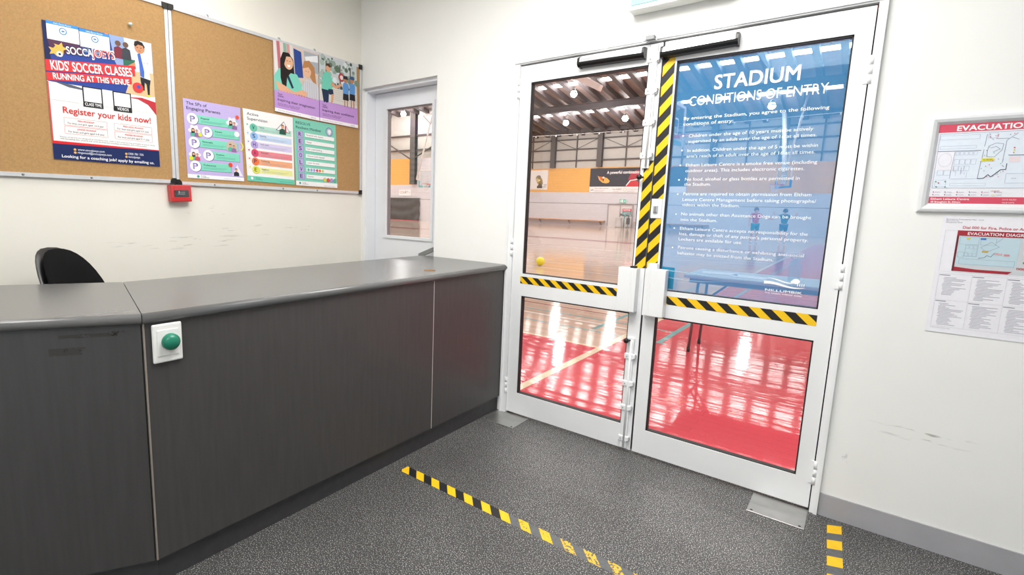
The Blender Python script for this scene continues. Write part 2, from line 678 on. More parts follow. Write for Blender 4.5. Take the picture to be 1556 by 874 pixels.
for k, (a, b, c, d) in enumerate(slits):
    w = empty('window_%d' % (k + 1), ((a + b) / 2, RW - 0.1, c))
    tag(w, 'window in the lobby wall behind the camera', 'window', kind='structure')
    m_ = MB()
    for (p, q, r_, s_) in ((a, a + .015, c, d), (b - .015, b, c, d), (a, b, c, c + .015), (a, b, d - .015, d)):
        m_.box(p - (a + b) / 2, q - (a + b) / 2, -.03, .03, r_ - c, s_ - c, M_ALU)
    m_.build('window_frame', None, w)
    MB().box(a - (a + b) / 2, b - (a + b) / 2, -.003, .003, 0, d - c, M_GLASS).build('pane', None, w)
mb = MB().box(XL - 0.2, 4.6, -6.3, 0.2, CEIL, CEIL + 0.1, M_CEIL)
tag(mb.build('ceiling'), 'flat white lobby ceiling', 'ceiling', kind='structure')
for (lx, ly, lp) in LOBBY_PANELS:
    o = empty('ceiling_light', (lx, ly, CEIL))
    tag(o, 'square white ceiling light above the lobby floor', 'ceiling light', group='lobby ceiling lights')
    m_ = MB()
    for (a, b, c, d) in ((-.6, .6, -.6, -.56), (-.6, .6, .56, .6), (-.6, -.56, -.56, .56), (.56, .6, -.56, .56)):
        m_.box(a, b, c, d, -.06, 0, M_WHITEPL)
    m_.build('frame', None, o)
    MB().box(-.56, .56, -.56, .56, -.02, -.005, emit('diffuser_glow', '#fffaf2', 1.5)).build('diffuser', None, o)
# skirting
mb = MB().box(X1 + 0.012, 4.4, -0.008, 0.0, 0, 0.104, M_SKIRT)
tag(mb.build('baseboard_back'), 'grey skirting along the white wall right of the doors', 'skirting', kind='structure')
mb = MB().box(4.392, 4.4, -6.0, -0.008, 0, 0.104, M_SKIRT)
tag(mb.build('baseboard_right'), 'grey skirting on the right lobby wall', 'skirting', kind='structure')

# ------------------------------------------------------------------ double door
fr = MB()
for (a, b, c, d) in ((X0, X0 + .036, 0, ZT), (X1 - .0195, X1, 0, ZT), (X0 + .036, X1 - .0195, ZH + .009, ZT)):
    fr.box(a, b, -0.012, 0.11, c, d, M_DOOR)
for (a, b, c, d) in ((X0 - .006, X0 + .006, 0, ZT + .006), (X1 - .004, X1 + .010, 0, ZT + .006), (X0 + .006, X1 - .004, ZT - .004, ZT + .008)):
    fr.box(a, b, -0.020, -0.0005, c, d, M_DOOR)
# door stop rebate, seen dark through the gaps
for (a, b, c, d) in ((X0 + .036, X0 + .05, 0, ZH), (X1 - .034, X1 - .0195, 0, ZH), (X0 + .05, X1 - .034, ZH - .012, ZH + .009)):
    fr.box(a, b, 0.046, 0.075, c, d, M_GASKET)
tag(fr.build('trim_1'), 'white metal frame around the double glass doors', 'door frame', kind='structure')
st = MB()
st.box(0.440, 0.462, -0.030, -0.020, 2.193, 2.214, M_DOOR)
st.box(0.452, 0.492, -0.045, -0.020, 2.190, 2.208, M_GREY)
st.tube([(0.43, -.022, 2.205), (0.432, -.03, 2.186), (0.445, -.034, 2.178), (0.458, -.03, 2.186)], 0.003, 6, M_DOOR)
st.tube([(0.486, -.022, 2.212), (0.50, -.03, 2.205), (0.505, -.034, 2.192), (0.498, -.03, 2.182)], 0.003, 6, M_DOOR)
tag(st.build('strike_plate'), 'small metal strike on the frame above the meeting doors', 'door strike')


def stripes(tl, tr, br, bl, normal, pitch, slant, offset=0.0, frac=0.5, vertical=False, name='hazard_tape', mats=None, skip=None):
    """Hazard tape: a black strip carrying yellow slanted bars. Length runs TL->TR (or TL->BL when vertical)."""
    tl, tr, br, bl = [Vector(p) for p in (tl, tr, br, bl)]
    n = Vector(normal)
    mblk, myel = mats or (M_TBLK, M_YEL)
    m_ = MB()
    if mblk:
        m_.prism([tl, tr, br, bl], -n * 0.0004, mblk)
    if vertical:
        a0, a1, b0, b1 = tl, bl, tr, br        # edge a (left) and b (right), both running down
    else:
        a0, a1, b0, b1 = tl, tr, bl, br        # edge a (top) and b (bottom), both running right
    L = ((a1 - a0).length + (b1 - b0).length) / 2
    s = -abs(slant) - pitch + offset

    def clip(p0, p1, q0, q1):
        # parallelogram: along edge a from p0..p1, along edge b from q0..q1, clipped to [0, L]
        P = [(p0, 0.0), (p1, 0.0), (q1, 1.0), (q0, 1.0)]
        for lim, sg in ((0.0, 1), (L, -1)):
            out = []
            for k in range(len(P)):
                c, d = P[k], P[(k + 1) % len(P)]
                ic, idd = sg * (c[0] - lim) >= 0, sg * (d[0] - lim) >= 0
                if ic:
                    out.append(c)
                if ic != idd:
                    t = (lim - c[0]) / (d[0] - c[0])
                    out.append((lim, c[1] + t * (d[1] - c[1])))
            P = out
            if len(P) < 3:
                return None
        return P
    k = 0
    while s < L + abs(slant) + pitch:
        P = clip(s, s + pitch * frac, s + slant, s + slant + pitch * frac)
        if P:
            pts = []
            for (x, w) in P:
                t = x / L
                pts.append((a0 * (1 - t) + a1 * t) * (1 - w) + (b0 * (1 - t) + b1 * t) * w + n * 0.0003)
            area_ = sum((pts[j] - pts[0]).cross(pts[j + 1] - pts[0]).length for j in range(1, len(pts) - 1))
            if area_ > 1e-6:
                m_.poly(pts, myel(k) if callable(myel) else myel)
                k += 1
        s += pitch
    return m_.build(name)


GT, GB, LT, LB = 2.0789, 0.9327, 0.7912, 0.151


def leaf(n, xa, xb, ga, gb, label, hinge_x):
    root = empty('door_%d' % n, ((xa + xb) / 2, 0, 0))
    tag(root, label, 'door', kind='structure')
    ox = (xa + xb) / 2
    m_ = MB()
    D0, D1 = 0.0, 0.042
    for (a, b, c, d) in ((xa, ga, .013, ZH), (gb, xb, .013, ZH), (ga, gb, GT, ZH), (ga, gb, LT, GB), (ga, gb, .013, LB)):
        m_.box(a - ox, b - ox, D0, D1, c, d, M_DOOR)
    m_.build('leaf_frame', None, root)
    g_ = MB()
    for (c, d) in ((GB, GT), (LB, LT)):
        for (a, b, e, f) in ((ga, ga + .006, c, d), (gb - .006, gb, c, d), (ga, gb, d - .008, d), (ga, gb, c, c + .004)):
            g_.box(a - ox, b - ox, .006, .036, e, f, M_GASKET)
    g_.build('gasket', None, root)
    MB().box(ga - ox, gb - ox, .018, .024, GB, GT, M_GLASS).build('upper_pane', None, root)
    MB().box(ga - ox, gb - ox, .018, .024, LB, LT, M_GLASS).build('lower_pane', None, root)
    for z in ((1.93, 1.085, 0.19) if n == 2 else (2.045, 1.093, 0.19)):
        h_ = MB()
        hx = hinge_x - ox
        for k in range(3):
            zz = z - .055 + k * .0372
            h_.tube([(hx, -.0095, zz), (hx, -.0095, zz + .0355)], .0075, 12, M_DOOR)
        h_.box(hx - .022, hx + .006, -.004, .001, z - .053, z + .053, M_DOOR)
        h_.build('hinge', None, root)
    return root, ox


door_l, oxl = leaf(1, -.2965, XM - .005, -.2238, .462, 'left white glazed door leaf with a surface bolt rod', -.302)
door_r, oxr = leaf(2, XM + .005, 1.3485, .5992, 1.2874, 'right white glazed door leaf carrying the blue sign', 1.356)
# brush seal between the leaves
MB().box(XM - .0048 - oxl, XM + .0045 - oxl, .008, .038, .02, ZH, M_GASKET).build('meeting_seal', None, door_l)


def safety_bar(root, ox, xa, xb, za, zb):
    L = xb - xa
    m_ = MB()
    prof = [(-.002, -.026), (-.034, -.024), (-.046, -.014), (-.048, -.003), (-.044, .016), (-.034, .024), (-.002, .026)]
    # extrusion: dark lower half, silver upper half
    def at(k, x, z):
        return (x - ox, prof[k][0], z + prof[k][1])
    for k in range(len(prof) - 1):
        mm = M_BLACK if k < 3 else (M_SILVER if k == 3 else M_WHITEPL)
        m_.poly([at(k, xa, za), at(k, xb, zb), at(k + 1, xb, zb), at(k + 1, xa, za)], mm)
    bar = m_.build('safety_sensor', None, root)
    for (x, z, s) in ((xa, za, -1), (xb, zb, 1)):
        c_ = MB()
        pts = [(x - ox, p[0] * 1.06, z + p[1] * 1.1) for p in prof]
        c_.prism(pts, (s * .012, 0, 0), M_BLACK)
        c_.build('end_cap', None, bar)
    return bar


tag(safety_bar(door_l, oxl, .100, .437, 2.138, 2.134), 'black and silver sensor bar')
tag(safety_bar(door_r, oxr, .540, .858, 2.121, 2.128), 'black and silver sensor bar')


def lock_cover(root, ox, xa, xb, z0, z1, left):
    m_ = MB()
    m_.rbox(xa - ox, xb - ox, -.052, -.001, z0, z1, .003, 2, M_DOOR)
    for gx in ((xb - .022, xb - .030) if left else (xa + .022, xa + .030)):
        m_.rbox(gx - ox - .002, gx - ox + .002, -.0535, -.051, z0 + .004, z1 - .004, .001, 1, M_DOOR)
    o = m_.build('lock_cover', None, root)
    t_ = MB()
    if left:
        t_.rbox(xa + .060 - ox, xa + .088 - ox, -.046, -.012, z1 - .002, z1 + .010, .002, 1, M_GASKET)
    else:
        t_.rbox(xa + .004 - ox, xa + .052 - ox, -.030, -.004, z1 - .01, z1 + .028, .004, 2, M_DOOR)
    t_.build('latch_cap', None, o)


lock_cover(door_l, oxl, .404, .5025, .803, 1.040, True)
lock_cover(door_r, oxr, .5455, .650, .797, 1.045, False)


def bolt_rod(root, ox, z0, z1, knob_z, clips, plates):
    m_ = MB()
    m_.rbox(.468 - ox, .506 - ox, -.012, -.0005, z0, z1, .002, 1, M_DOOR)
    m_.tube([(.492 - ox, -.016, z0 + .01), (.492 - ox, -.016, z1 - .015)], .0055, 10, M_DOOR)
    b = m_.build('surface_bolt', None, root)
    for z in clips:
        c_ = MB()
        c_.rbox(.458 - ox, .518 - ox, -.0175, -.0015, z - .017, z + .017, .006, 3, M_DOOR)
        c_.tube([(.508 - ox, -.019, z - .012), (.52 - ox, -.014, z - .006), (.522 - ox, -.008, z + .006), (.518 - ox, -.004, z + .013)], .0022, 6, M_GREY)
        c_.lathe([(0, 0), (.003, 0), (.003, .002), (0, .002)], (.474 - ox, -.018, z), (0, -1, 0), 8, M_GREY)
        c_.build('rod_clip', None, b)
    k_ = MB()
    k_.tube([(.484 - ox, -.012, knob_z), (.474 - ox, -.028, knob_z)], .005, 8, M_BLACK)
    k_.lathe([(0, -.013), (.009, -.011), (.0135, -.004), (.0145, .003), (.011, .011), (0, .014)], (.472 - ox, -.036, knob_z), (-.3, -1, 0), 16, M_BLACK)
    tag(k_.build('bolt_knob', None, b), 'black ball knob')


bolt_rod(door_l, oxl, 1.56, 2.172, 1.515, (2.10, 1.945, 1.79, 1.625), 0)
bolt_rod(door_l, oxl, .02, .655, .640, (.55, .395, .255, .075), 0)
# keyhole escutcheon in the gap of the right tape
e_ = MB().rbox(.5335 - oxr, .588 - oxr, -.005, -.0005, 1.305, 1.405, .002, 1, M_DOOR)
esc = e_.build('lock_plate', None, door_r)
e_ = MB().rbox(.546 - oxr, .570 - oxr, -.014, -.004, 1.332, 1.374, .005, 2, M_SILVER)
e_.rbox(.556 - oxr, .560 - oxr, -.0155, -.0135, 1.338, 1.366, .001, 1, M_GREY)
e_.build('lock_cylinder', None, esc)

# hazard tape on the doors
YT = -0.0006
o = stripes((-.236, YT, .914), (.404, YT, .914), (.404, YT, .870), (-.234, YT, .870), (0, -1, 0), .0785, .052, .02)
tag(o, 'horizontal yellow and black tape across the left door', 'hazard tape', 'hazard tapes on the doors')
o = stripes((.650, YT, .907), (1.289, YT, .906), (1.289, YT, .857), (.650, YT, .863), (0, -1, 0), .0925, .052, .055)
tag(o, 'horizontal yellow and black tape below the blue sign', 'hazard tape', 'hazard tapes on the doors')
o = stripes((.4795, YT, 1.60), (.5265, YT, 1.60), (.5265, YT, 1.040), (.4705, YT, 1.040), (0, -1, 0), .098, -.062, .03, vertical=True)
tag(o, 'upright yellow and black tape on the left door beside the meeting gap', 'hazard tape', 'hazard tapes on the doors')
o = stripes((.5345, YT, 2.095), (.5905, YT, 2.095), (.5905, YT, 1.405), (.5345, YT, 1.405), (0, -1, 0), .098, -.062, .0, vertical=True)
tag(o, 'long upright yellow and black tape above the lock on the right door', 'hazard tape', 'hazard tapes on the doors')
o = stripes((.5345, YT, 1.305), (.5895, YT, 1.305), (.5895, YT, 1.046), (.5345, YT, 1.046), (0, -1, 0), .098, -.062, .0, vertical=True)
tag(o, 'short upright yellow and black tape under the lock on the right door', 'hazard tape', 'hazard tapes on the doors')

# ------------------------------------------------------------------ blue film sign on the right door
FX0, FX1, FZ0, FZ1 = .606, 1.281, .938, 2.070
FW, FH = FX1 - FX0, FZ1 - FZ0
film = printed_film('blue_perforated_film', '#58b2ee', 0.25)
root = empty('entry_sign', ((FX0 + FX1) / 2, .0172, FZ0))
tag(root, 'large blue see-through sign with white entry conditions on the right door', 'sign')
ox, oz = (FX0 + FX1) / 2, FZ0
MB().box(FX0 - ox, FX1 - ox, 0, .0006, 0, FH, film).build('film', None, root)
S = Sheet((FX0 - ox, -.0003, FH), (FX1 - ox, -.0003, FH), (FX1 - ox, -.0003, 0), (FX0 - ox, -.0003, 0), (0, -1, 0))
uu = lambda x: (x - FX0) / FW
vv = lambda z: (FZ1 - z) / FH
WH = mat('sign_white', '#fbfcfd', 0.5, var=0.01)
S.text('STADIUM', uu(.776), vv(1.926), .064, WH, 1.115 - .776, bold=.022, shear=0)
S.text('CONDITIONS OF ENTRY', uu(.670), vv(1.858), .045, WH, 1.223 - .670)
for s, x0, z, x1, bd in (
    ('By entering the Stadium, you agree to the following', .651, 1.793, 1.234, .012), ('conditions of entry:', .651, 1.766, .872, .012),
    ('Children under the age of 10 years must be actively', .681, 1.708, 1.187, .004), ('supervised by an adult over the age of 16 at all times.', .681, 1.681, 1.202, .004),
    ('In addition, Children under the age of 5 must be within', .681, 1.637, 1.211, .004), ("arm's reach of an adult over the age of 16 at all times.", .679, 1.609, 1.204, .004),
    ('Eltham Leisure Centre is a smoke free venue (including', .680, 1.566, 1.216, .004), ('outdoor areas). This includes electronic cigarettes.', .680, 1.539, 1.173, .004),
    ('No food, alcohol or glass bottles are permitted in', .682, 1.497, 1.160, .004), ('the Stadium.', .680, 1.472, .803, .004),
    ('Patrons are required to obtain permission from Eltham', .680, 1.425, 1.210, .004), ('Leisure Centre Management before taking photographs/', .679, 1.397, 1.230, .004),
    ('videos within the Stadium.', .679, 1.371, .937, .004), ('No animals other than Assistance Dogs can be brought', .679, 1.325, 1.220, .004),
    ('into the Stadium.', .679, 1.297, .847, .004), ('Eltham Leisure Centre accepts no responsibility for the', .679, 1.252, 1.216, .004),
    ("loss, damage or theft of any patron's personal property.", .678, 1.225, 1.220, .004), ('Lockers are available for use.', .678, 1.198, .964, .004),
    ('Patrons causing a disturbance or exhibiting anti-social', .678, 1.156, 1.211, .004), ('behavior may be evicted from the Stadium.', .678, 1.127, 1.097, .004)):
    S.text(s, uu(x0), vv(z), .0150, WH, x1 - x0, bold=bd * .9 - .004)
for x, z in ((.655, 1.723), (.655, 1.652), (.654, 1.579), (.654, 1.507), (.654, 1.436), (.654, 1.336), (.652, 1.265), (.652, 1.166)):
    S.circ(uu(x), vv(z - .006), .0042, WH, 4, 10)
S.done('lettering', root)
# council emblem: two waves and a small tree, with its two lines of text


def band(fn_t, fn_b, x0, x1, n=16):
    P = [(x0 + (x1 - x0) * k / n, fn_t(k / n)) for k in range(n + 1)]
    Q = [(x0 + (x1 - x0) * k / n, fn_b(k / n)) for k in range(n + 1)]
    for k in range(n):
        S.poly([(uu(P[k][0]), vv(P[k][1])), (uu(P[k + 1][0]), vv(P[k + 1][1])), (uu(Q[k + 1][0]), vv(Q[k + 1][1])), (uu(Q[k][0]), vv(Q[k][1]))], WH, 3)


wave = lambda z, a: (lambda t: z + a * math.sin(t * 2 * PI + .6))
band(lambda t: 1.046 + .0055 * math.sin(t * 5.2 + .9) - .006 * t, lambda t: 1.046 + .0055 * math.sin(t * 5.2 + .9) - .006 * t - .006 * math.sin(PI * min(1, t + .05)), 1.086, 1.205)
band(lambda t: 1.030 + .007 * math.sin(t * 5.0 + .9) - .008 * t, lambda t: 1.030 + .007 * math.sin(t * 5.0 + .9) - .008 * t - .014 * (1 - t) ** .6, 1.071, 1.232)
S.circ(uu(1.194), vv(1.045), .015, WH, 3, 18, .8)
S.circ(uu(1.183), vv(1.041), .009, WH, 3, 14, .8)
for k in range(4):
    S.rect(uu(1.200 + k * .008), vv(1.036), uu(1.203 + k * .008), vv(1.024), WH, 3)
S.text('NILLUMBIK', uu(1.079), vv(.989), .0105, WH, .143, bold=.02)
S.text('THE GREEN WEDGE SHIRE', uu(1.078), vv(.977), .0058, WH, .145)
S.done('emblem', root)
TEAL = mat('film_teal', '#1f83a8', 0.5)
PALE = printed_film('pale_swoosh_film', '#bfe4f4', 0.55)
S.rect(uu(.606), vv(1.056), uu(.672), vv(.944), TEAL, 1)


def swoosh(f, x0, x1, w):
    n = 14
    for k in range(n):
        a, b = k / n, (k + 1) / n
        S.poly([(uu(x0 + (x1 - x0) * a), vv(f(a) + w * (1 - a))), (uu(x0 + (x1 - x0) * b), vv(f(b) + w * (1 - b))), (uu(x0 + (x1 - x0) * b), vv(f(b) - w * .1)), (uu(x0 + (x1 - x0) * a), vv(f(a) - w * .1))], PALE, 2)


swoosh(lambda t: 1.036 + .004 * math.sin(t * 4) - .012 * t, .607, .95, .006)
swoosh(lambda t: 1.004 - .012 * math.sin(t * 3.1) + .010 * t, .607, .93, .005)
S.done('swoosh', root)

# ------------------------------------------------------------------ stainless pivot plates on the floor
for (x0, x1, y0, y1, lab) in ((1.133, 1.352, -.193, -.004, 'stainless floor plate under the right door corner'), (-.350, -.125, -.192, -.004, 'stainless floor plate at the counter end under the left door')):
    root = empty('floor_plate', ((x0 + x1) / 2, (y0 + y1) / 2, 0))
    tag(root, lab, 'floor plate')
    a, b = (x1 - x0) / 2, (y1 - y0) / 2
    MB().rbox(-a, a, -b, b, 0, .0035, .001, 1, M_STEEL).build('plate', None, root)
    for (sx, sy) in ((-1, -1), (1, -1)):
        MB().lathe([(0, .0042), (.005, .0042), (.006, .0034)], (sx * (a - .018), sy * (b - .016), 0), (0, 0, 1), 10, M_GASKET).build('screw', None, root)

# ------------------------------------------------------------------ small recessed door
root = empty('door_3', (-1.34, .12, 0))
tag(root, 'white single door with a tall glass panel behind the counter', 'door', kind='structure')
ox = -1.34
m_ = MB()
A0, A1, B0, B1 = -1.705, -.966, -1.582, -1.088
for (a, b, c, d) in ((A0, B0, .01, 2.19), (B1, A1, .01, 2.19), (B0, B1, 2.078, 2.19), (B0, B1, .01, 1.082)):
    m_.box(a - ox, b - ox, 0, .04, c, d, M_DOOR2)
m_.build('leaf', None, root)
m_ = MB()
for (a, b, c, d) in ((B0 - .012, B0 + .012, 1.094, 2.066), (B1 - .012, B1 + .012, 1.094, 2.066), (B0 - .012, B1 + .012, 2.066, 2.09), (B0 - .02, B1 + .012, 1.072, 1.094)):
    m_.box(a - ox, b - ox, -.012, .006, c, d, M_DOOR2)
m_.build('glazing_bead', None, root)
m_ = MB()
m_.box(B0 + .012 - ox, B0 + .022 - ox, .004, .03, 1.094, 2.066, M_GREY)
m_.box(B0 + .012 - ox, B1 - .012 - ox, .004, .03, 2.056, 2.066, M_GREY)
m_.build('gasket', None, root)
MB().box(B0 - ox, B1 - ox, .016, .022, 1.082, 2.078, M_GLASS).build('pane', None, root)
m_ = MB()
m_.lathe([(0, 0), (.026, 0), (.026, -.008), (0, -.008)], (-1.03 - ox, 0, 1.015), (0, 1, 0), 20, M_GREY)
m_.tube([(-1.03 - ox, 0, 1.015), (-1.03 - ox, -.05, 1.015)], .010, 10, M_GREY)
hd = m_.build('door_handle', None, root)
tag(hd, 'grey lever handle')
t = bmesh.new()
Mx = Matrix.Translation((-1.028 - ox, -.052, 1.018)) @ Matrix.Rotation(math.radians(-22), 4, 'Y')
MB().rbox(-.145, .012, -.010, .010, -.016, .016, .004, 2, M_GREY, Mx).build('lever', None, hd)
m_ = MB()
for (a, b, c, d) in ((XL + .012, A0 - .003, 0, 2.217), (A1 + .001, -.962, 0, 2.217), (A0 - .003, A1 + .001, 2.194, 2.217)):
    m_.box(a, b, .03, .19, c, d, M_DOOR2)
tag(m_.build('trim_2'), 'white frame of the recessed single door', 'door frame', kind='structure')

# ------------------------------------------------------------------ exit light box above the doors
root = empty('exit_light', (.60, 0, 2.33))
tag(root, 'white sign box on the wall above the doors, cut off by the top edge', 'sign box')
MB().rbox(-.235, .235, -.08, -.001, 0, .235, .006, 2, M_WHITEPL).build('housing', None, root)
m_ = MB()
m_.rbox(-.222, .222, -.083, -.079, .022, .222, .002, 1, mat('sign_pale_teal', '#9fd6e0', 0.4))
m_.build('face', None, root)

# ------------------------------------------------------------------ reception counter
CX, CYC = -.345, -2.135          # front face and the corner where it bends
BX = -1.06                       # back edge of the top
DL = Vector((-math.sin(math.radians(29)), -math.cos(math.radians(29)), 0))   # run of the bent end
NL = Vector((math.cos(math.radians(29)), -math.sin(math.radians(29)), 0))    # its outward normal
LEN = 1.3
COR = Vector((CX, CYC, 0))
MITD = .715 * math.tan(math.radians(14.5))
INN = Vector((BX, CYC + MITD, 0))
root = empty('reception_counter', (CX, -1.0, 0))
tag(root, 'dark grey laminate reception counter bent at its left end', 'counter')
off = Vector((CX, -1.0, 0))
R_ = lambda v: (v[0] - off.x, v[1] - off.y, v[2])


def panel(p0, p1, n, z0, z1, th, m, name, par):
    p0, p1, n = Vector(p0), Vector(p1), Vector(n)
    pts = [p0 + Vector((0, 0, z0)), p1 + Vector((0, 0, z0)), p1 + Vector((0, 0, z1)), p0 + Vector((0, 0, z1))]
    return MB().prism([R_(p) for p in pts], -n * th, m).build(name, None, par)


NF = Vector((1, 0, 0))
panel((CX, -.696, 0), (CX, -.002, 0), NF, .105, .942, .018, M_LAM, 'front_panel', root)
panel((CX, CYC + .006, 0), (CX, -.700, 0), NF, .105, .942, .018, M_LAM, 'front_panel', root)
pe = COR + DL * LEN
panel(pe, COR + DL * .005, NL, .105, .942, .018, M_LAM, 'front_panel', root)
# pale edge strips seen at the joints
m_ = MB().box(CX - .018 - off.x, CX + .0004 - off.x, -.7 - off.y, -.696 - off.y, .105, .940, mat('pale_edging', '#c9c4bd', 0.4))
tag(m_.build('joint_strip', None, root), 'pale edge strip between two front panels')
m_ = MB()
m_.box(CX - .016 - off.x, CX + .0015 - off.x, CYC + .001 - off.y, CYC + .0065 - off.y, .105, .943, mat('aluminium_edging', '#b4a9a0', 0.35, 0.6))
m_.prism([R_(p) for p in (COR + DL * .005 + Vector((0, 0, .105)), COR + Vector((-.004, .001, .105)), COR + Vector((-.004, .001, .943)), COR + DL * .005 + Vector((0, 0, .943)))], -NL * .016, M_GASKET)
tag(m_.build('corner_strip', None, root), 'metal edge strip at the bend of the counter')
kb = .022
k0 = COR - NF * kb + DL * .0
panel((CX - kb, CYC + .006, 0), (CX - kb, -.002, 0), NF, 0, .105, .016, M_KICK, 'kickboard', root)
panel(pe - NL * kb, COR - NL * kb + DL * .002, NL, 0, .105, .016, M_KICK, 'kickboard', root)
# carcass behind (open on the staff side)
for y in (-.02, -.698, -1.40, -2.06):
    MB().box(CX - .52 - off.x, CX - .03 - off.x, y - .009 - off.y, y + .009 - off.y, .01, .941, M_LAM).build('divider', None, root)
# old adhesive stains on the bent panel
m_ = MB()
for (s, z, w, h) in ((.205, .868, .095, .012), (.14, .915, .17, .006), (.06, .918, .05, .007)):
    c_ = COR + DL * (s + .0)
    pts = [c_ + DL * (w / 2) + Vector((0, 0, z - h)), c_ - DL * (w / 2) + Vector((0, 0, z - h)), c_ - DL * (w / 2) + Vector((0, 0, z + h)), c_ + DL * (w / 2) + Vector((0, 0, z + h))]
    m_.poly([R_(p + NL * .0004) for p in pts], worn_paint('adhesive_stain' + str(s), '#393633', .44, 40))
tag(m_.build('stain', None, root), 'dark adhesive stain marks')

# worktop: two lengths meeting on a mitre, rounded front edge
ZT0, ZT1 = .943, .978
root = empty('countertop', (CX, -1.0, ZT0))
tag(root, 'grey laminate countertop with a rounded front edge', 'countertop')
off2 = Vector((CX, -1.0, ZT0))


def top(front0, front1, back0, back1, n0, n1, name, par):
    """loft of the worktop section between two ends"""
    prof = []
    h = ZT1 - ZT0
    r = h / 2
    for k in range(9):
        a = -PI / 2 + PI * k / 8
        prof.append((r * .75 * math.cos(a), r + r * math.sin(a)))      # front nose
    m_ = MB()
    rows = []
    for (f, b, n) in ((front0, back0, n0), (front1, back1, n1)):
        f, b, n = Vector(f), Vector(b), Vector(n)
        P = [f + n * p[0] + Vector((0, 0, ZT0 + p[1])) for p in prof] + [b + Vector((0, 0, ZT1)), b + Vector((0, 0, ZT0))]
        rows.append([m_.bm.verts.new(p - off2) for p in P])
    a, b = rows
    n = len(a)
    m_.mi(M_LAMTOP)
    for k in range(n):
        fc = m_.bm.faces.new((a[k], a[(k + 1) % n], b[(k + 1) % n], b[k]))
        fc.smooth = k < 8
    m_.bm.faces.new(a[::-1])
    m_.bm.faces.new(b)
    return m_.build(name, None, par)


nm = (NF + NL).normalized() / math.cos(math.radians(14.5))
OV = .004
cf = COR + nm * OV
top((CX + OV, -.003, 0), cf + Vector((0, .0012, 0)), (BX, -.003, 0), INN + Vector((0, .0012, 0)), NF, nm, 'worktop', root)
top(cf + DL * .0012, pe + NL * OV, INN + DL * .0012, INN + DL * LEN, nm, NL, 'worktop', root)
m_ = MB().lathe([(0, .0005), (.024, .0005), (.030, .001), (.034, .0015), (.034, -.001)], (-.461 - CX, -.606 + 1.0, ZT1 - ZT0), (0, 0, 1), 24, mat('cable_hole_brown', '#7b5a30', 0.6))
tag(m_.build('cable_hole', None, root), 'brown cable hole cover')

# ------------------------------------------------------------------ green push button on the counter
root = empty('push_button', (CX, -2.063, .870))
tag(root, 'green dome push button on a white wall plate fixed to the counter', 'push button')
MB().rbox(0, .012, -.047, .047, -.066, .066, .006, 3, M_WHITEPL).build('plate', None, root)
MB().rbox(.011, .0145, -.034, .034, -.043, .046, .003, 2, M_WHITEPL).build('insert', None, root)
MB().lathe([(.028, 0), (.028, .006), (.0275, .014), (.023, .022), (.014, .027), (0, .029)], (.014, .006, .004), (1, 0, 0), 28, mat('green_dome', '#16785e', 0.35)).build('dome', None, root)

# ------------------------------------------------------------------ office chair behind the counter
root = empty('office_chair', (-1.345, -2.005, 0), math.radians(32))
tag(root, 'black office chair behind the counter, only its rounded back showing', 'office chair')
M_FAB = mat('black_chair_fabric', '#141415', 0.9, var=0.2, scale=200, spec=0.1)
M_SHELL = mat('black_chair_shell', '#232325', 0.35)


def back(x0, th, a, b, name, m, curve=.05):
    m_ = MB()
    n, rr = 40, 5
    rec = math.radians(21)
    rows = []
    for s in (1, -1):
        g = []
        for j in range(rr + 1):
            q = j / rr
            ring = []
            for k in range(n):
                t = 2 * PI * k / n
                ct, s_ = math.cos(t), math.sin(t)
                y = a * q * (abs(ct) ** .75) * (1 if ct > 0 else -1)
                z = b * q * (abs(s_) ** .75) * (1 if s_ > 0 else -1)
                x = x0 + s * th * .5 * math.sqrt(max(0.02, 1 - q ** 6)) + curve * (y / a) ** 2
                p = Vector((x - z * math.tan(rec), y, z + .755))
                ring.append(p)
            g.append(ring)
        rows.append(g)
    for si, g in enumerate(rows):
        vs = [[m_.bm.verts.new(p) for p in ring] for ring in g[1:]]
        c = m_.bm.verts.new(sum(g[0], Vector()) / n)
        for k in range(n):
            f = m_.bm.faces.new((c, vs[0][k], vs[0][(k + 1) % n]))
            f.smooth = True
        for u_, w_ in zip(vs, vs[1:]):
            for k in range(n):
                f = m_.bm.faces.new((u_[k], w_[k], w_[(k + 1) % n], u_[(k + 1) % n]))
                f.smooth = True
        rows[si] = vs
    for k in range(n):
        m_.bm.faces.new((rows[0][-1][k], rows[0][-1][(k + 1) % n], rows[1][-1][(k + 1) % n], rows[1][-1][k]))
    m_.mi(m)
    return m_.build(name, None, root)


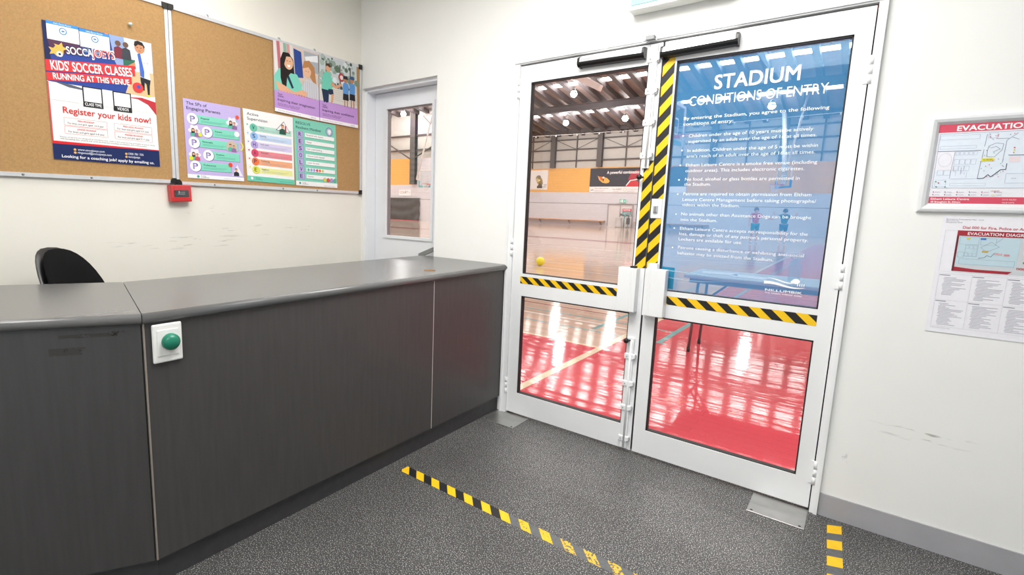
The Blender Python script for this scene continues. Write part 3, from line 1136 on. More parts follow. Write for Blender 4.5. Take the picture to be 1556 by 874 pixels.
back(-.02, .045, .155, .345, 'backrest', M_FAB)
back(-.055, .03, .162, .35, 'back_shell', M_SHELL)
MB().rbox(-.01, .46, -.235, .235, .44, .52, .035, 4, M_FAB).build('seat', None, root)
m_ = MB()
m_.tube([(-.10, 0, .70), (-.10, 0, .50), (.0, 0, .43), (.2, 0, .42)], .022, 10, M_SHELL)
m_.build('back_bracket', None, root)
MB().tube([(.22, 0, .43), (.22, 0, .26), (.22, 0, .12)], [.025, .03, .038], 14, M_SHELL).build('gas_column', None, root)
m_ = MB()
for k in range(5):
    a = 2 * PI * k / 5 + .3
    m_.tube([(.22, 0, .125), (.22 + .28 * math.cos(a), .28 * math.sin(a), .075)], [.026, .016], 10, M_SHELL)
bs = m_.build('star_base', None, root)
for k in range(5):
    a = 2 * PI * k / 5 + .3
    x, y = .22 + .28 * math.cos(a), .28 * math.sin(a)
    m_ = MB()
    for s in (-1, 1):
        m_.lathe([(0, -.008), (.026, -.008), (.028, 0), (.026, .008), (0, .008)], (x - s * .013 * math.sin(a), y + s * .013 * math.cos(a), .028), (-math.sin(a), math.cos(a), 0), 16, M_BLACK)
    m_.tube([(x, y, .03), (x, y, .08)], .006, 8, M_BLACK)
    m_.build('caster', None, bs)

# ------------------------------------------------------------------ notice boards
YB = -1.4245
BXF = XL + .018


def board(y0, y1, z0t, z1t, z0b, z1b, label):
    """z at the left and right end for the top and the bottom rail"""
    root = empty('notice_board', (XL, (y0 + y1) / 2, 0))
    tag(root, label, 'notice board', 'cork notice boards')
    o = Vector((XL, (y0 + y1) / 2, 0))
    r = .017
    q = lambda y, z, x=0: Vector((x, y - o.y, z))
    tz = lambda y: z0t + (z1t - z0t) * (y - y0) / (y1 - y0)
    bz = lambda y: z0b + (z1b - z0b) * (y - y0) / (y1 - y0)
    MB().prism([q(y0 + .004, bz(y0) + .004, .001), q(y1 - .004, bz(y1) + .004, .001), q(y1 - .004, tz(y1) - .004, .001), q(y0 + .004, tz(y0) - .004, .001)], (.0105, 0, 0), M_CORK).build('cork_panel', None, root)
    m_ = MB()
    for (ya, yb, f, s) in ((y0, y1, tz, -1), (y0, y1, bz, 1)):
        m_.prism([q(ya, f(ya), .002), q(yb, f(yb), .002), q(yb, f(yb) + s * r * 1.15, .002), q(ya, f(ya) + s * r * 1.15, .002)], (.016, 0, 0), M_ALU)
    for (ya, yb) in ((y0, y0 + r), (y1 - r, y1)):
        m_.prism([q(ya, bz(ya) + r, .002), q(yb, bz(yb) + r, .002), q(yb, tz(yb) - r, .002), q(ya, tz(ya) - r, .002)], (.0155, 0, 0), M_ALU)
    m_.build('rail', None, root)
    for (y, f, s, t_) in ((y0, tz, 1, -1), (y1, tz, -1, -1), (y0, bz, 1, 1), (y1, bz, -1, 1)):
        m_ = MB()
        z = f(y)
        m_.prism([q(y - s * .003, z - t_ * .004, .001), q(y + s * .030, z - t_ * .004, .001), q(y + s * .030, z + t_ * .016, .001), q(y + s * .018, z + t_ * .030, .001), q(y - s * .003, z + t_ * .030, .001)], (.021, 0, 0), M_BLACK)
        m_.build('corner_cap', None, root)
    n_ = 3
    for k in range(n_):
        y = y0 + (y1 - y0) * (.16, .5, .7)[k]
        m_ = MB()
        m_.lathe([(0, 0), (.011, 0), (.011, .003), (0, .004)], q(y, tz(y) + .006, .003), (1, 0, 0), 12, M_SILVER)
        m_.build('mount_clip', None, root)
        m_ = MB()
        m_.lathe([(0, 0), (.006, 0), (.005, .003), (0, .004)], q(y, bz(y) + .010, .0178), (1, 0, 0), 10, M_GREY)
        m_.build('rail_screw', None, root)
    return root


board(-2.83, YB - .0015, 2.425, 2.412, 1.430, 1.430, 'left cork notice board holding the soccer class poster')
board(YB + .0015, -.012, 2.412, 2.385, 1.424, 1.413, 'right cork notice board holding five posters')


def poster(name, label, cat, P, bg, group=None, off=-.0035):
    """P: TL TR BR BL as (y, z) on the notice wall"""
    o = Vector((BXF, (P[0][0] + P[2][0]) / 2, (P[0][1] + P[2][1]) / 2))
    root = empty(name, o)
    tag(root, label, cat, group)
    x = off
    S = Sheet(*[(x, p[0] - o.y, p[1] - o.z) for p in P], (1, 0, 0))
    S.base('sheet', bg, root)
    return S, root


# ---- soccer classes poster
S, root = poster('poster', 'large navy red and white soccer class poster on the left board', 'poster', [(-2.004, 2.172), (-1.519, 2.181), (-1.508, 1.520), (-2.001, 1.523)], '#f3f2f1')
S.rect(0, 0, 1, .43, '#2c4596')
S.poly([(0, 0), (.04, 0), (.05, .28), (0, .28)], '#1a2350', 2)
S.poly([(.03, .12), (.32, .13), (.33, .20), (.06, .22)], '#56304e', 2)
S.rect(.33, .14, .50, .17, '#7d90b5', 2)
S.poly([(.58, 0), (1, 0), (1, .44), (.76, .42), (.62, .20)], '#8fa5cf', 2)
S.poly([(.72, 0), (1, 0), (1, .27), (.76, .24)], '#d2d8de', 3)
S.poly([(.79, .25), (1, .24), (1, .44), (.70, .43)], '#dcbd92', 3)
for (u, v, c) in ((.66, .10, '#7c2d3c'), (.735, .10, '#3b4048')):
    S.circ(u, v - .045, .014, '#6b5044', 4, 12)
    S.poly([(u - .05, v + .07), (u - .04, v - .01), (u, v - .025), (u + .04, v - .01), (u + .05, v + .07)], c, 4)
S.rect(.70, .16, .82, .23, '#2f6b58', 3)
# white sweep under the picture
S.poly([(0, .43)] + [(t / 12, .427 + .040 * math.sin(t / 12 * PI)) for t in range(13)] + [(1, .56), (0, .56)], '#f3f2f1', 4)
S.poly([(.05, .424), (.20, .432), (.33, .452), (.33, .462), (.18, .455)], '#59606c', 5)
S.poly([(.70, .462), (.82, .466), (.92, .500), (1, .575), (1, .47), (.86, .448)], '#c0343f', 5)
S.poly([(0, .43), (.012, .43), (.012, .87), (0, .87)], '#d84a4e', 5)
# flyers pinned over the top edge
for (a, b, t0, t1) in ((.034, .304, -.004, .126), (.311, .580, .004, .134)):
    S.rect(a, t0, b, t1, '#f5f6f6', 6)
    S.rect(a, t0, b, t0 + .022, '#3b8fd6', 7)
    cu = (a + b) / 2
    S.circ(cu, t0 + .058, .0165, '#3f7fc0', 7)
    S.circ(cu, t0 + .058, .0125, '#dfe9f2', 8)
    S.rect(cu - .012, t0 + .053, cu + .012, t0 + .063, '#3f7fc0', 9)
    for k in range(4):
        S.rect(cu - (.04, .10, .07, .09)[k], t0 + .086 + .010 * k, cu + (.04, .10, .07, .09)[k], t0 + .0882 + .010 * k, '#b9bcc2', 7)
    S.text('Hello Parent Review', cu, t0 + .016, .007, '#eef5fa', (b - a) * .55 * S.W, 'C', lvl=8)
S.rect(.54, -.004, .57, .006, '#e8835a', 9)
S.done('picture', root)
# logo lettering
T_ = .075
S.text('SOCCA', .184, .212, .040, '#1d2a5c', .118, bold=.06, lvl=6, rot=T_)
S.text('SOCCA', .187, .209, .035, '#fbfbfa', .113, bold=.02, lvl=8, rot=T_)
S.text('JOEYS', .408, .196, .040, '#fbfbfa', .104, bold=.06, lvl=7, rot=T_)
S.text('JOEYS', .411, .193, .035, '#d8403c', .099, bold=.012, lvl=9, rot=T_)
for (u, v, r) in ((.085, .205, .028), (.135, .178, .030)):
    P5 = []
    for k in range(10):
        rr = r if k % 2 == 0 else r * .48
        a = -PI / 2 + k * PI / 5 + .25
        P5.append((u + rr * math.cos(a) / S.W, v + rr * math.sin(a) / S.H))
    S.poly(P5, '#e8b75a', 7)
S.circ(.125, .222, .013, '#f5f5f5', 8)
S.circ(.125, .222, .006, '#20242c', 9, 6)
S.done('logo', root)
# the two red bands, tilted up to the right
S.poly([(0, .276), (.81, .206), (.808, .288), (.0, .357)], '#d9383e', 5)
S.poly([(0.0, .366), (.771, .296), (.769, .355), (.0, .425)], '#d9383e', 5)
S.text("KIDS' SOCCER CLASSES", .046, .342, .043, '#fdfdfc', .738 * S.W, bold=.022, lvl=8, rot=.090)
S.text('RUNNING AT THIS VENUE', .056, .408, .028, '#fdfdfc', .692 * S.W, bold=.022, lvl=8, rot=.086)
S.done('headline', root)
# boy with a ball
SK = '#c98e68'
G = lambda P: [(u, v - .062) for u, v in P]
S.poly(G([(.815, .235), (.845, .17), (.88, .15), (.94, .15), (.975, .175), (.995, .26), (.965, .265), (.955, .30), (.965, .36), (.86, .345), (.855, .25), (.82, .275)]), '#eef0f6', 6)
S.poly(G([(.845, .17), (.875, .155), (.905, .30), (.90, .35), (.86, .34), (.858, .25)]), '#4668c4', 7)
S.poly(G([(.69, .30), (.82, .235), (.832, .262), (.72, .315)]), SK, 4)
S.poly(G([(.86, .345), (.965, .36), (.955, .40), (.915, .395), (.90, .385), (.86, .38)]), '#24262c', 7)
S.poly(G([(.862, .38), (.90, .385), (.895, .45), (.868, .45)]), '#1f2126', 7)
S.poly(G([(.92, .395), (.953, .40), (.945, .48), (.925, .48)]), '#1f2126', 7)
S.poly(G([(.925, .48), (.945, .48), (.952, .495), (.915, .495)]), '#c8d936', 7)
S.poly(G([(.855, .445), (.895, .445), (.895, .455), (.84, .455)]), '#c8d936', 6)
S.circ(.873, .055, .025, SK, 7, 18, 1.2)
H_ = lambda P: [(u - .02, v - .058) for u, v in P]
S.poly(H_([(.838, .10), (.846, .070), (.878, .06), (.925, .068), (.948, .10), (.938, .115), (.928, .094), (.88, .090), (.852, .11)]), '#2a1f1a', 8)
for du in (-.020, .016):
    S.rect(.870 + du - .008, .053, .870 + du + .008, .058, '#3a2a22', 8)
S.rect(.860, .078, .884, .082, '#9c5a48', 8)
S.circ(.828, .373, .027, '#d6403f', 9, 18)
S.circ(.833, .367, .010, '#3b56b0', 10, 6)
S.text('SOCCER', .925, .175, .009, '#d06a5a', .028, 'C', lvl=8)
S.done('boy_picture', root)
# panels that carried the codes: frame and caption only
for (a, b, v0, s) in ((.305, .462, .436, 'CLASS TIME'), (.582, .738, .438, 'VIDEOS')):
    S.rect(a - .012, v0 - .008, b + .012, v0 + .145, '#1d2024', 6)
    S.rect(a, v0, b, v0 + .105, '#f5f5f4', 7)
    S.text(s, (a + b) / 2, v0 + .135, .0145, '#fbfbfb', .150 * S.W * (1 if len(s) > 6 else .75), 'C', .01, lvl=8)
S.done('caption_panel', root)
S.text('Register your kids now!', .112, .648, .031, '#d4312f', .822 * S.W, bold=.016, lvl=6)
for (a, b, v, t, l2) in ((.112, .495, .680, 'MINI PROGRAM', 'For boys and girls aged 1.5-3 year'), (.561, .938, .680, 'PRESCHOOL PROGRAM', 'For boys and girls aged 3-5 year'), (.112, .495, .743, 'JUNIOR PROGRAM', 'For boys and girls aged 6-8 year'), (.561, .938, .745, 'PREMIER PROGRAM', 'For boys and girls aged 9-11 year')):
    S.frame(a, v, b, v + .058, .0011, '#d8655f', 6)
    S.text(t, (a + b) / 2, v + .024, .0080, '#d4312f', len(t) * .0058, 'C', .008, lvl=6)
    S.text(l2, (a + b) / 2, v + .046, .0085, '#45474b', (b - a) * .84 * S.W, 'C', lvl=6)
S.text('Soccer programs are designed to introduce your child to the early learning principles of soccer along', .067, .831, .0062, '#6a6c70', .89 * S.W, lvl=6)
S.text('with increasing their physical and social development including coordination and communication.', .067, .846, .0062, '#6a6c70', .81 * S.W, lvl=6)
S.rect(0, .862, 1, .885, '#d8262c', 5)
S.poly([(0, .884), (.3, .880), (1, .868), (1, 1), (0, 1)], '#16275a', 6)
S.text('www.soccajoeys.com', .210, .922, .0105, '#dfe3ee', .24 * S.W, bold=.01, lvl=8)
S.text('ringwood@soccajoeys.com', .208, .945, .0105, '#dfe3ee', .306 * S.W, bold=.01, lvl=8)
S.text('1300 781 735', .678, .921, .0105, '#dfe3ee', .154 * S.W, bold=.01, lvl=8)
S.text('soccajoeys', .678, .945, .0105, '#dfe3ee', .115 * S.W, bold=.01, lvl=8)
for (u, v) in ((.185, .917), (.185, .940), (.658, .916), (.658, .940)):
    S.circ(u, v, .006, '#e0b060', 8, 10)
S.text('Looking for a coaching job? apply by emailing us.', .069, .983, .0140, '#fbfbfc', .87 * S.W, bold=.012, lvl=8)
S.done('lettering', root)

# push pin on the left board
root = empty('push_pin', (XL + .0115, -1.622, 2.251))
tag(root, 'pale push pin in the cork above the soccer poster', 'push pin')
MB().lathe([(0, 0), (.004, 0), (.004, .008), (.009, .010), (.009, .013), (.005, .016), (.0075, .022), (0, .024)], (0, 0, 0), (1, 0, 0), 14, mat('pin_pale', '#cfe3da', 0.3)).build('head', None, root)


def mini_person(S, u, v, s, shirt, hair, skin='#d9a582', lvl=5, longhair=False, pants=None):
    """head and shoulders printed on a poster; s = head radius in metres"""
    a, b = s / S.W, s / S.H
    S.poly([(u - 2.1 * a, v + 4.2 * b), (u - 1.9 * a, v + 1.9 * b), (u - .6 * a, v + 1.1 * b), (u + .6 * a, v + 1.1 * b), (u + 1.9 * a, v + 1.9 * b), (u + 2.1 * a, v + 4.2 * b)], shirt, lvl)
    if longhair:
        S.poly([(u - 1.15 * a, v - .5 * b), (u - .5 * a, v - 1.3 * b), (u + .6 * a, v - 1.25 * b), (u + 1.2 * a, v - .4 * b), (u + 1.25 * a, v + 1.8 * b), (u - 1.2 * a, v + 2.4 * b)], hair, lvl)
    S.circ(u, v, s * .92, skin, lvl + 1, 16, 1.15)
    S.poly([(u - .98 * a, v - .1 * b), (u - .85 * a, v - .9 * b), (u, v - 1.3 * b), (u + .85 * a, v - .9 * b), (u + .98 * a, v - .1 * b), (u + .6 * a, v - .6 * b), (u - .5 * a, v - .65 * b)], hair, lvl + 2)


# ---- 5 Ps poster
S, root = poster('poster', 'lilac poster with five round letter P badges on the right board', 'poster', [(-1.364, 1.921), (-1.012, 1.919), (-1.001, 1.463), (-1.356, 1.467)], '#c2b2e2', 'education posters')
INKP = '#2e2a55'
S.text('The 5Ps of', .046, .070, .0175, INKP, .345 * S.W, lvl=4)
S.text('Engaging Parents', .048, .130, .0175, INKP, .575 * S.W, lvl=4)
rows = [(.138, .242, .95, 'Prepared'), (.372, .388, .98, 'Present'), (.143, .540, .95, 'Personable'), (.372, .689, .97, 'Positive'), (.140, .842, .80, 'Professional')]
for (u, v, e, w) in rows:
    S.rect(u, v - .055, e - .03, v + .055, '#3d7f70', 1)
    S.rect(u, v - .058, e - .034, v + .050, '#84d6be', 2)
    S.circ(u + .008, v + .004, .0335, '#6a5b9a', 3, 24)
    S.circ(u, v, .0325, '#f7f5fa', 4, 24)
    S.text('P', u - .038, v + .036, .033, '#4d3f86', .026, bold=.03, lvl=6)
    S.text('P', u - .034, v + .031, .028, '#c2b2e2', .020, bold=-.01, lvl=8)
    S.text(w, u + .14, v - .012, .0095, '#1e4f4a', len(w) * .0062, bold=.015, lvl=4)
    for k in range(2):
        S.rect(u + .14, v + .008 + k * .016, min(e - .12, u + .14 + (.42, .36)[k]), v + .0115 + k * .016, '#4a9c8c', 4)
S.done('lettering', root)
for (u, v, r, kind) in ((.828, .225, .034, 'flower'), (.156, .390, .032, 'flower'), (.798, .534, .033, 'arch'), (.142, .694, .032, 'flower'), (.883, .860, .034, 'tri')):
    a, b = r / S.W, r / S.H
    if kind == 'flower':
        S.poly([(u + a * (1 + .16 * math.cos(6 * t)) * math.cos(t), v + b * (1 + .16 * math.cos(6 * t)) * math.sin(t)) for t in [2 * PI * k / 36 for k in range(36)]], '#e6e3ea', 4)
    elif kind == 'arch':
        S.poly([(u - a, v + b), (u - a, v - .2 * b)] + [(u + a * math.cos(t), v - .2 * b - b * .8 * math.sin(t)) for t in [PI - PI * k / 10 for k in range(11)]] + [(u + a, v + b)], '#c9b6a6', 4)
    else:
        S.poly([(u - 1.05 * a, v + b), (u, v - 1.1 * b), (u + 1.05 * a, v + b)], '#e9e5ef', 4)
    mini_person(S, u - .25 * a, v - .1 * b, r * .26, '#57b79d' if kind != 'tri' else '#2b2d38', '#2a2320', lvl=5, longhair=kind == 'flower')
    if kind != 'tri':
        mini_person(S, u + .42 * a, v + .05 * b, r * .24, '#c9525c' if v > .6 else '#8f6a9a', '#8a5a3a', lvl=5)
    S.done('round_picture', root)
for (u, v, r, c, sh) in ((.93, .135, .012, '#e0563a', 1), (.245, .435, .011, '#d5dc3a', 1), (.075, .745, .013, '#d5dc3a', 1), (.755, .79, .014, '#d84e34', 1), (.905, .365, .017, '#f6f4f8', 1)):
    S.circ(u, v, r, c, 9, 12)
    S.done('shape', root)
for k in range(8):
    t0, t1 = -1.2 + k * .3, -1.2 + (k + 1) * .3
    cu, cv, R1, R2 = .935, .525, .030, .021
    S.poly([(cu + R1 * math.cos(t0) / S.W, cv + R1 * math.sin(t0) / S.H), (cu + R1 * math.cos(t1) / S.W, cv + R1 * math.sin(t1) / S.H), (cu + R2 * math.cos(t1) / S.W, cv + R2 * math.sin(t1) / S.H), (cu + R2 * math.cos(t0) / S.W, cv + R2 * math.sin(t0) / S.H)], '#e2de5c', 9)
S.done('shape', root)
S.rect(0, .950, 1, 1, '#f4f2f6', 2)
S.circ(.175, .975, .008, '#4aa58c', 4)
S.text('Caring', .22, .972, .0075, '#3c6e63', .03, lvl=4)
S.text('Communities', .22, .990, .0075, '#3c6e63', .05, lvl=4)
S.text('caringcommunities resources', .62, .985, .006, '#9a93a8', .11, lvl=4)
S.done('footer', root)

# ---- Active Supervision poster
S, root = poster('poster', 'white poster with six coloured letter rows below the school photos', 'poster', [(-.996, 1.921), (-.629, 1.915), (-.625, 1.458), (-.976, 1.469)], '#f3f1f0', 'education posters')
S.text('Active', .07, .080, .018, '#4a4656', .22 * S.W, lvl=4)
S.text('Supervision', .07, .145, .018, '#4a4656', .39 * S.W, lvl=4)
for k, (L_, c, cp, w) in enumerate((('V', '#6bc2a8', '#b5dccd', 'Vision'), ('S', '#8fbcec', '#c7d9f2', 'Scanning'), ('H', '#b3a3dd', '#d6cdec', 'Head counts'), ('A', '#e04568', '#e88a93', 'Anticipate'), ('P', '#ee7645', '#f0ac84', 'Positioning'), ('E', '#dfe05a', '#eaeaa0', 'Engagement'))):
    v = .245 + k * .118
    S.rect(.17, v - .040, .96, v + .046, cp, 1)
    S.circ(.18, v, .0260, '#8a8894', 2, 24)
    S.circ(.178, v - .002, .0250, c, 3, 24)
    S.circ(.065, v - .035, .0135, '#bdbac4', 2, 16)
    S.circ(.065, v - .035, .0125, '#f6f5f5', 3, 16)
    S.circ(.065, v - .035, .006, c, 4, 10)
    S.text(L_, .178, v + .022, .024, '#3a3550', .018, 'C', bold=.01, lvl=5)
    S.text(w, .30, v - .008, .0095, '#4d5260', len(w) * .0055, bold=.005, lvl=4)
    for q in range(2):
        S.rect(.30, v + .008 + q * .016, (.86, .80)[q], v + .0105 + q * .016, '#8f9aa5', 4)
S.done('lettering', root)
S.poly([(.63, .225), (.80, .085), (.93, .245)], '#2f2d36', 5)
S.poly([(.645, .221), (.80, .095), (.915, .238)], '#f0eff2', 6)
mini_person(S, .77, .165, .012, '#2c5a4c', '#8b5b3c', lvl=7)
S.poly([(.815, .235), (.82, .15), (.845, .145), (.85, .236)], '#a83c46', 7)
S.done('picture', root)
S.rect(0, .925, 1, 1, '#6fcab0', 2)
S.circ(.09, .958, .009, '#f3f1f0', 4)
S.text('Caring', .17, .955, .0075, '#2f6e5e', .03, lvl=4)
S.text('Communities', .17, .975, .0075, '#2f6e5e', .05, lvl=4)
S.text('caringcommunities resources', .67, .978, .006, '#3f8f7a', .10, lvl=4)
S.done('footer', root)

# ---- RESOLVE poster
S, root = poster('poster', 'green poster with a column of seven letters at the lower right', 'poster', [(-.626, 1.917), (-.262, 1.910), (-.250, 1.450), (-.612, 1.456)], '#84d0ba', 'education posters')
S.text('RESOLVE', .05, .085, .018, '#2f4f55', .33 * S.W, lvl=4)
S.text('Resilient Mindset', .05, .150, .018, '#2f4f55', .58 * S.W, lvl=4)
S.done('heading', root)
S.circ(.83, .125, .031, '#6d6f96', 3, 24)
S.circ(.83, .125, .027, '#a9b9cf', 4, 24)
S.circ(.835, .12, .015, '#f2f2f4', 5, 14)
S.rect(.815, .13, .85, .165, '#f2f2f4', 5)
S.done('badge', root)
for k, (L_, w) in enumerate(zip('RESOLVE', ('Respond with respect', 'Engage', 'Seek understanding', 'Observe body language', 'Lower the tone', '', 'Empower'))):
    v = .232 + k * .104
    S.rect(.06, v - .047, .205, v + .047, '#8f86b8', 2)
    S.rect(.066, v - .044, .196, v + .042, '#bcaede', 3)
    S.text(L_, .131, v + .027, .027, '#2f2c55', .022, 'C', bold=.01, lvl=5)
    S.rect(.255, v - .026, .955, v + .034, '#56a894', 2)
    S.rect(.250, v - .031, .950, v + .027, '#f4f4f3', 3)
    if w:
        S.text(w, .28, v + .006, .011, '#5f6a70', len(w) * .0072, lvl=5)
for k, c in enumerate(('#5fb89c', '#8fa8d8', '#a99ad0', '#d84a66', '#e07848', '#d8d060')):
    S.circ(.30 + k * .068, .750, .0105, c, 5, 14)
for k, c in enumerate(('#d8d860', '#dc5a4c', '#a99ad0', '#5fb89c')):
    S.circ(.69 + k * .083, .885, .0155, '#5d7078', 5, 16)
    S.circ(.69 + k * .083, .885, .0140, c, 6, 16)
S.done('lettering', root)
S.rect(0, .93, 1, 1, '#f3f2f2', 7)
S.circ(.09, .962, .008, '#4aa58c', 9)
S.text('Caring', .14, .960, .0075, '#3c6e63', .03, lvl=9)
S.text('Communities', .14, .979, .0075, '#3c6e63', .05, lvl=9)
S.text('caringcommunities resources', .66, .985, .006, '#9a93a8', .10, lvl=9)
S.done('footer', root)


# ---- the two school photo posters
def school(label, P, line, scene):
    S, root = poster('poster', label, 'poster', P, '#c198d8', 'school photo posters', .0012)
    scene(S)
    S.done('picture', root)
    S.text('Your', .064, .752, .011, '#2c2440', .10 * S.W, bold=.015, lvl=11)
    S.text('OSHC.', .064, .784, .011, '#2c2440', .14 * S.W, bold=.015, lvl=11)
    S.text(line, .062, .838, .0165, '#2c2440', .83 * S.W, bold=.008, lvl=11)
    S.text('Quality before and after school', .062, .885, .008, '#4b3a66', .48 * S.W, lvl=11)
    S.text('experiences your child will love', .062, .908, .008, '#4b3a66', .45 * S.W, lvl=11)
    S.rect(0, .948, 1, 1, '#f4f2f4', 10)
    S.text('Outside school hours care', .06, .980, .006, '#8d8796', .50 * S.W, lvl=11)
    S.text('OSHClub', .80, .985, .008, '#6d6190', .11 * S.W, lvl=11)
    S.done('lettering', root)


def scene1(S):
    S.rect(0, 0, 1, .72, '#d9c8bd', 1)
    for k, c in enumerate(('#e9e2e0', '#c2707c', '#e6d6cf', '#8fb9a8', '#d8a19c', '#e3dcd8')):
        S.poly([(k * .07, 0), (k * .07 + .06, 0), (k * .07 + .10, .45), (k * .07 + .03, .45)], c, 2)
    S.poly([(.43, .03), (.60, .05), (.64, .42), (.46, .44)], '#2f4a94', 3)
    S.poly([(.66, .02), (1, .02), (1, .30), (.70, .30)], '#aab1b8', 2)
    S.poly([(.68, .10), (.98, .03), (.99, .13), (.70, .16)], '#eef1f3', 3)
    S.poly([(0, .72), (0, .50), (.10, .38), (.28, .34), (.50, .40), (.60, .52), (.62, .72)], '#7fd3bf', 4)
    S.poly([(.27, .36), (.33, .46), (.42, .60), (.38, .62), (.28, .48)], '#25344f', 5)
    S.poly([(.14, .50), (.14, .24), (.20, .13), (.32, .12), (.42, .20), (.44, .40), (.36, .40), (.28, .47), (.25, .66), (.19, .66)], '#231c1c', 5)
    S.circ(.315, .255, .036, '#e8b795', 6, 20, 1.3)
    S.poly([(.20, .22), (.24, .13), (.34, .13), (.42, .22), (.36, .17), (.27, .18), (.22, .30)], '#231c1c', 7)
    S.poly([(.285, .295), (.355, .285), (.34, .32), (.30, .325)], '#fbf6f2', 8)
    for u in (.285, .345):
        S.rect(u - .017, .235, u + .017, .242, '#5a4034', 8)
    S.poly([(.62, .72), (.60, .56), (.70, .43), (.90, .42), (1, .50), (1, .72)], '#cfd0d6', 4)
    for k in range(7):
        S.rect(.63 + k * .05, .46, .637 + k * .05, .70, '#a9adb8', 5)
    S.poly([(.62, .27), (.66, .17), (.78, .14), (.90, .22), (.94, .46), (.86, .44), (.78, .36)], '#b98455', 5)
    S.circ(.725, .305, .034, '#e9bd9d', 6, 18, 1.25)
    S.poly([(.63, .28), (.67, .18), (.80, .17), (.86, .32), (.76, .24)], '#b98455', 7)
    for u in (.70, .755):
        S.rect(u - .014, .305, u + .014, .311, '#6b4a3a', 8)
    S.poly([(.02, .56), (.22, .60), (.42, .66), (.62, .60), (.72, .62), (.70, .70), (.40, .72), (.10, .70)], '#e3b08c', 7)
    S.poly([(.15, .72), (.55, .68), (1, .70), (1, .75), (.15, .75)], '#c98a4f', 8)
    # zigzag edge of the colour field
    for k in range(17):
        S.poly([(k / 17, .71), ((k + .5) / 17, .675), ((k + 1) / 17, .71)], '#c198d8', 9)
    S.rect(0, .705, 1, .948, '#c198d8', 9)


def scene2(S):
    S.rect(0, 0, 1, .68, '#c9d2d4', 1)
    rr = random.Random(4)
    for k in range(90):
        S.circ(rr.random(), rr.random() * .42, .008 + rr.random() * .016, rr.choice(('#7f9582', '#5f7563', '#a9bab0', '#dfe7ea', '#93a39b', '#46584c')), 2, 7)
    for u in (.16, .52, .80):
        S.rect(u, .06, u + .035, .50, '#6d6a63', 3)
    S.rect(0, .44, 1, .68, '#d8d6cf', 3)
    for k in range(6):
        S.rect(.3, .47 + k * .03, 1, .475 + k * .03, '#b9b7b0', 4)
    # teacher
    S.poly([(.05, .50), (.08, .30), (.16, .22), (.26, .22), (.33, .32), (.32, .48), (.20, .52)], '#72cdb6', 6)
    S.poly([(.05, .50), (.24, .50), (.22, .70), (.10, .70)], '#26344f', 6)
    S.poly([(.22, .48), (.34, .47), (.36, .56), (.24, .56)], '#26344f', 6)
    S.poly([(.30, .55), (.36, .54), (.34, .66), (.28, .70)], '#d9a582', 6)
    S.poly([(.29, .36), (.42, .40), (.58, .34), (.59, .37), (.43, .45), (.29, .42)], '#d9a582', 7)
    S.circ(.225, .165, .023, '#dba888', 7, 16, 1.2)
    S.poly([(.165, .15), (.18, .10), (.25, .09), (.295, .13), (.28, .15), (.20, .13)], '#54372a', 8)
    S.circ(.57, .25, .028, '#b0474a', 6, 14, 1.1)
    S.circ(.575, .25, .016, '#e6dcd8', 7, 10)
    for (u, v, hat) in ((.68, .27, '#2e2b33'), (.86, .25, '#3c5a86')):
        S.circ(u, v, .020, '#b98566', 7, 14, 1.2)
        S.poly([(u - .07, v - .01), (u - .05, v - .06), (u + .05, v - .065), (u + .07, v - .01)], hat, 8)
        S.poly([(u - .075, v + .09), (u - .05, v + .05), (u + .06, v + .05), (u + .085, v + .09), (u + .075, v + .22), (u - .07, v + .22)], '#5f97d4', 6)
        S.poly([(u - .07, v + .22), (u + .075, v + .22), (u + .08, v + .32), (u - .08, v + .32)], '#24262e', 6)
        for d in (-.045, .025):
            S.rect(u + d, v + .32, u + d + .03, v + .46, '#b98566', 6)
    rr2 = random.Random(2)
    for k in range(17):
        S.poly([(k / 17, .71), ((k + .3) / 17, .685 - .01 * rr2.random()), ((k + .7) / 17, .69), ((k + 1) / 17, .71)], '#c198d8', 9)
    S.rect(0, .705, 1, .948, '#c198d8', 9)


school('purple poster with a woman in a mint shirt helping a child at a table', [(-.772, 2.387), (-.415, 2.377), (-.412, 1.921), (-.770, 1.936)], 'Inspiring their imagination', scene1)
school('purple poster with children in blue shirts outdoors, at the board corner', [(-.409, 2.377), (-.065, 2.368), (-.052, 1.915), (-.407, 1.921)], 'Inspiring their confidence', scene2)

# ------------------------------------------------------------------ red fire call point under the boards
root = empty('fire_call_point', (XL, -1.412, 1.375))
tag(root, 'red fire alarm call point under the joint of the notice boards', 'call point')
M_RED = mat('signal_red', '#cf2d31', 0.35)
Mt = Matrix.Rotation(math.radians(2), 4, 'X')
MB().rbox(.001, .052, -.058, .058, -.050, .046, .005, 2, M_RED, Mt).build('housing', None, root)
MB().rbox(.049, .056, -.042, .040, -.022, .018, .002, 1, mat('call_window', '#3a3e40', 0.25), Mt).build('window', None, root)
S = Sheet((.0562, -.03, .012), (.0562, .03, .012), (.0562, .03, -.016), (.0562, -.03, -.016), (1, 0, 0))
for k in range(3):
    S.rect(.1, .18 + .25 * k, .8, .26 + .25 * k, '#8b9092', 1)
S.rect(.22, .0, .26, .5, '#d5d8da', 2)
S.done('legend', root)
MB().rbox(.052, .068, -.056, .056, -.030, .050, .004, 2, thin_glass('clear_flap')).build('flap', None, root)

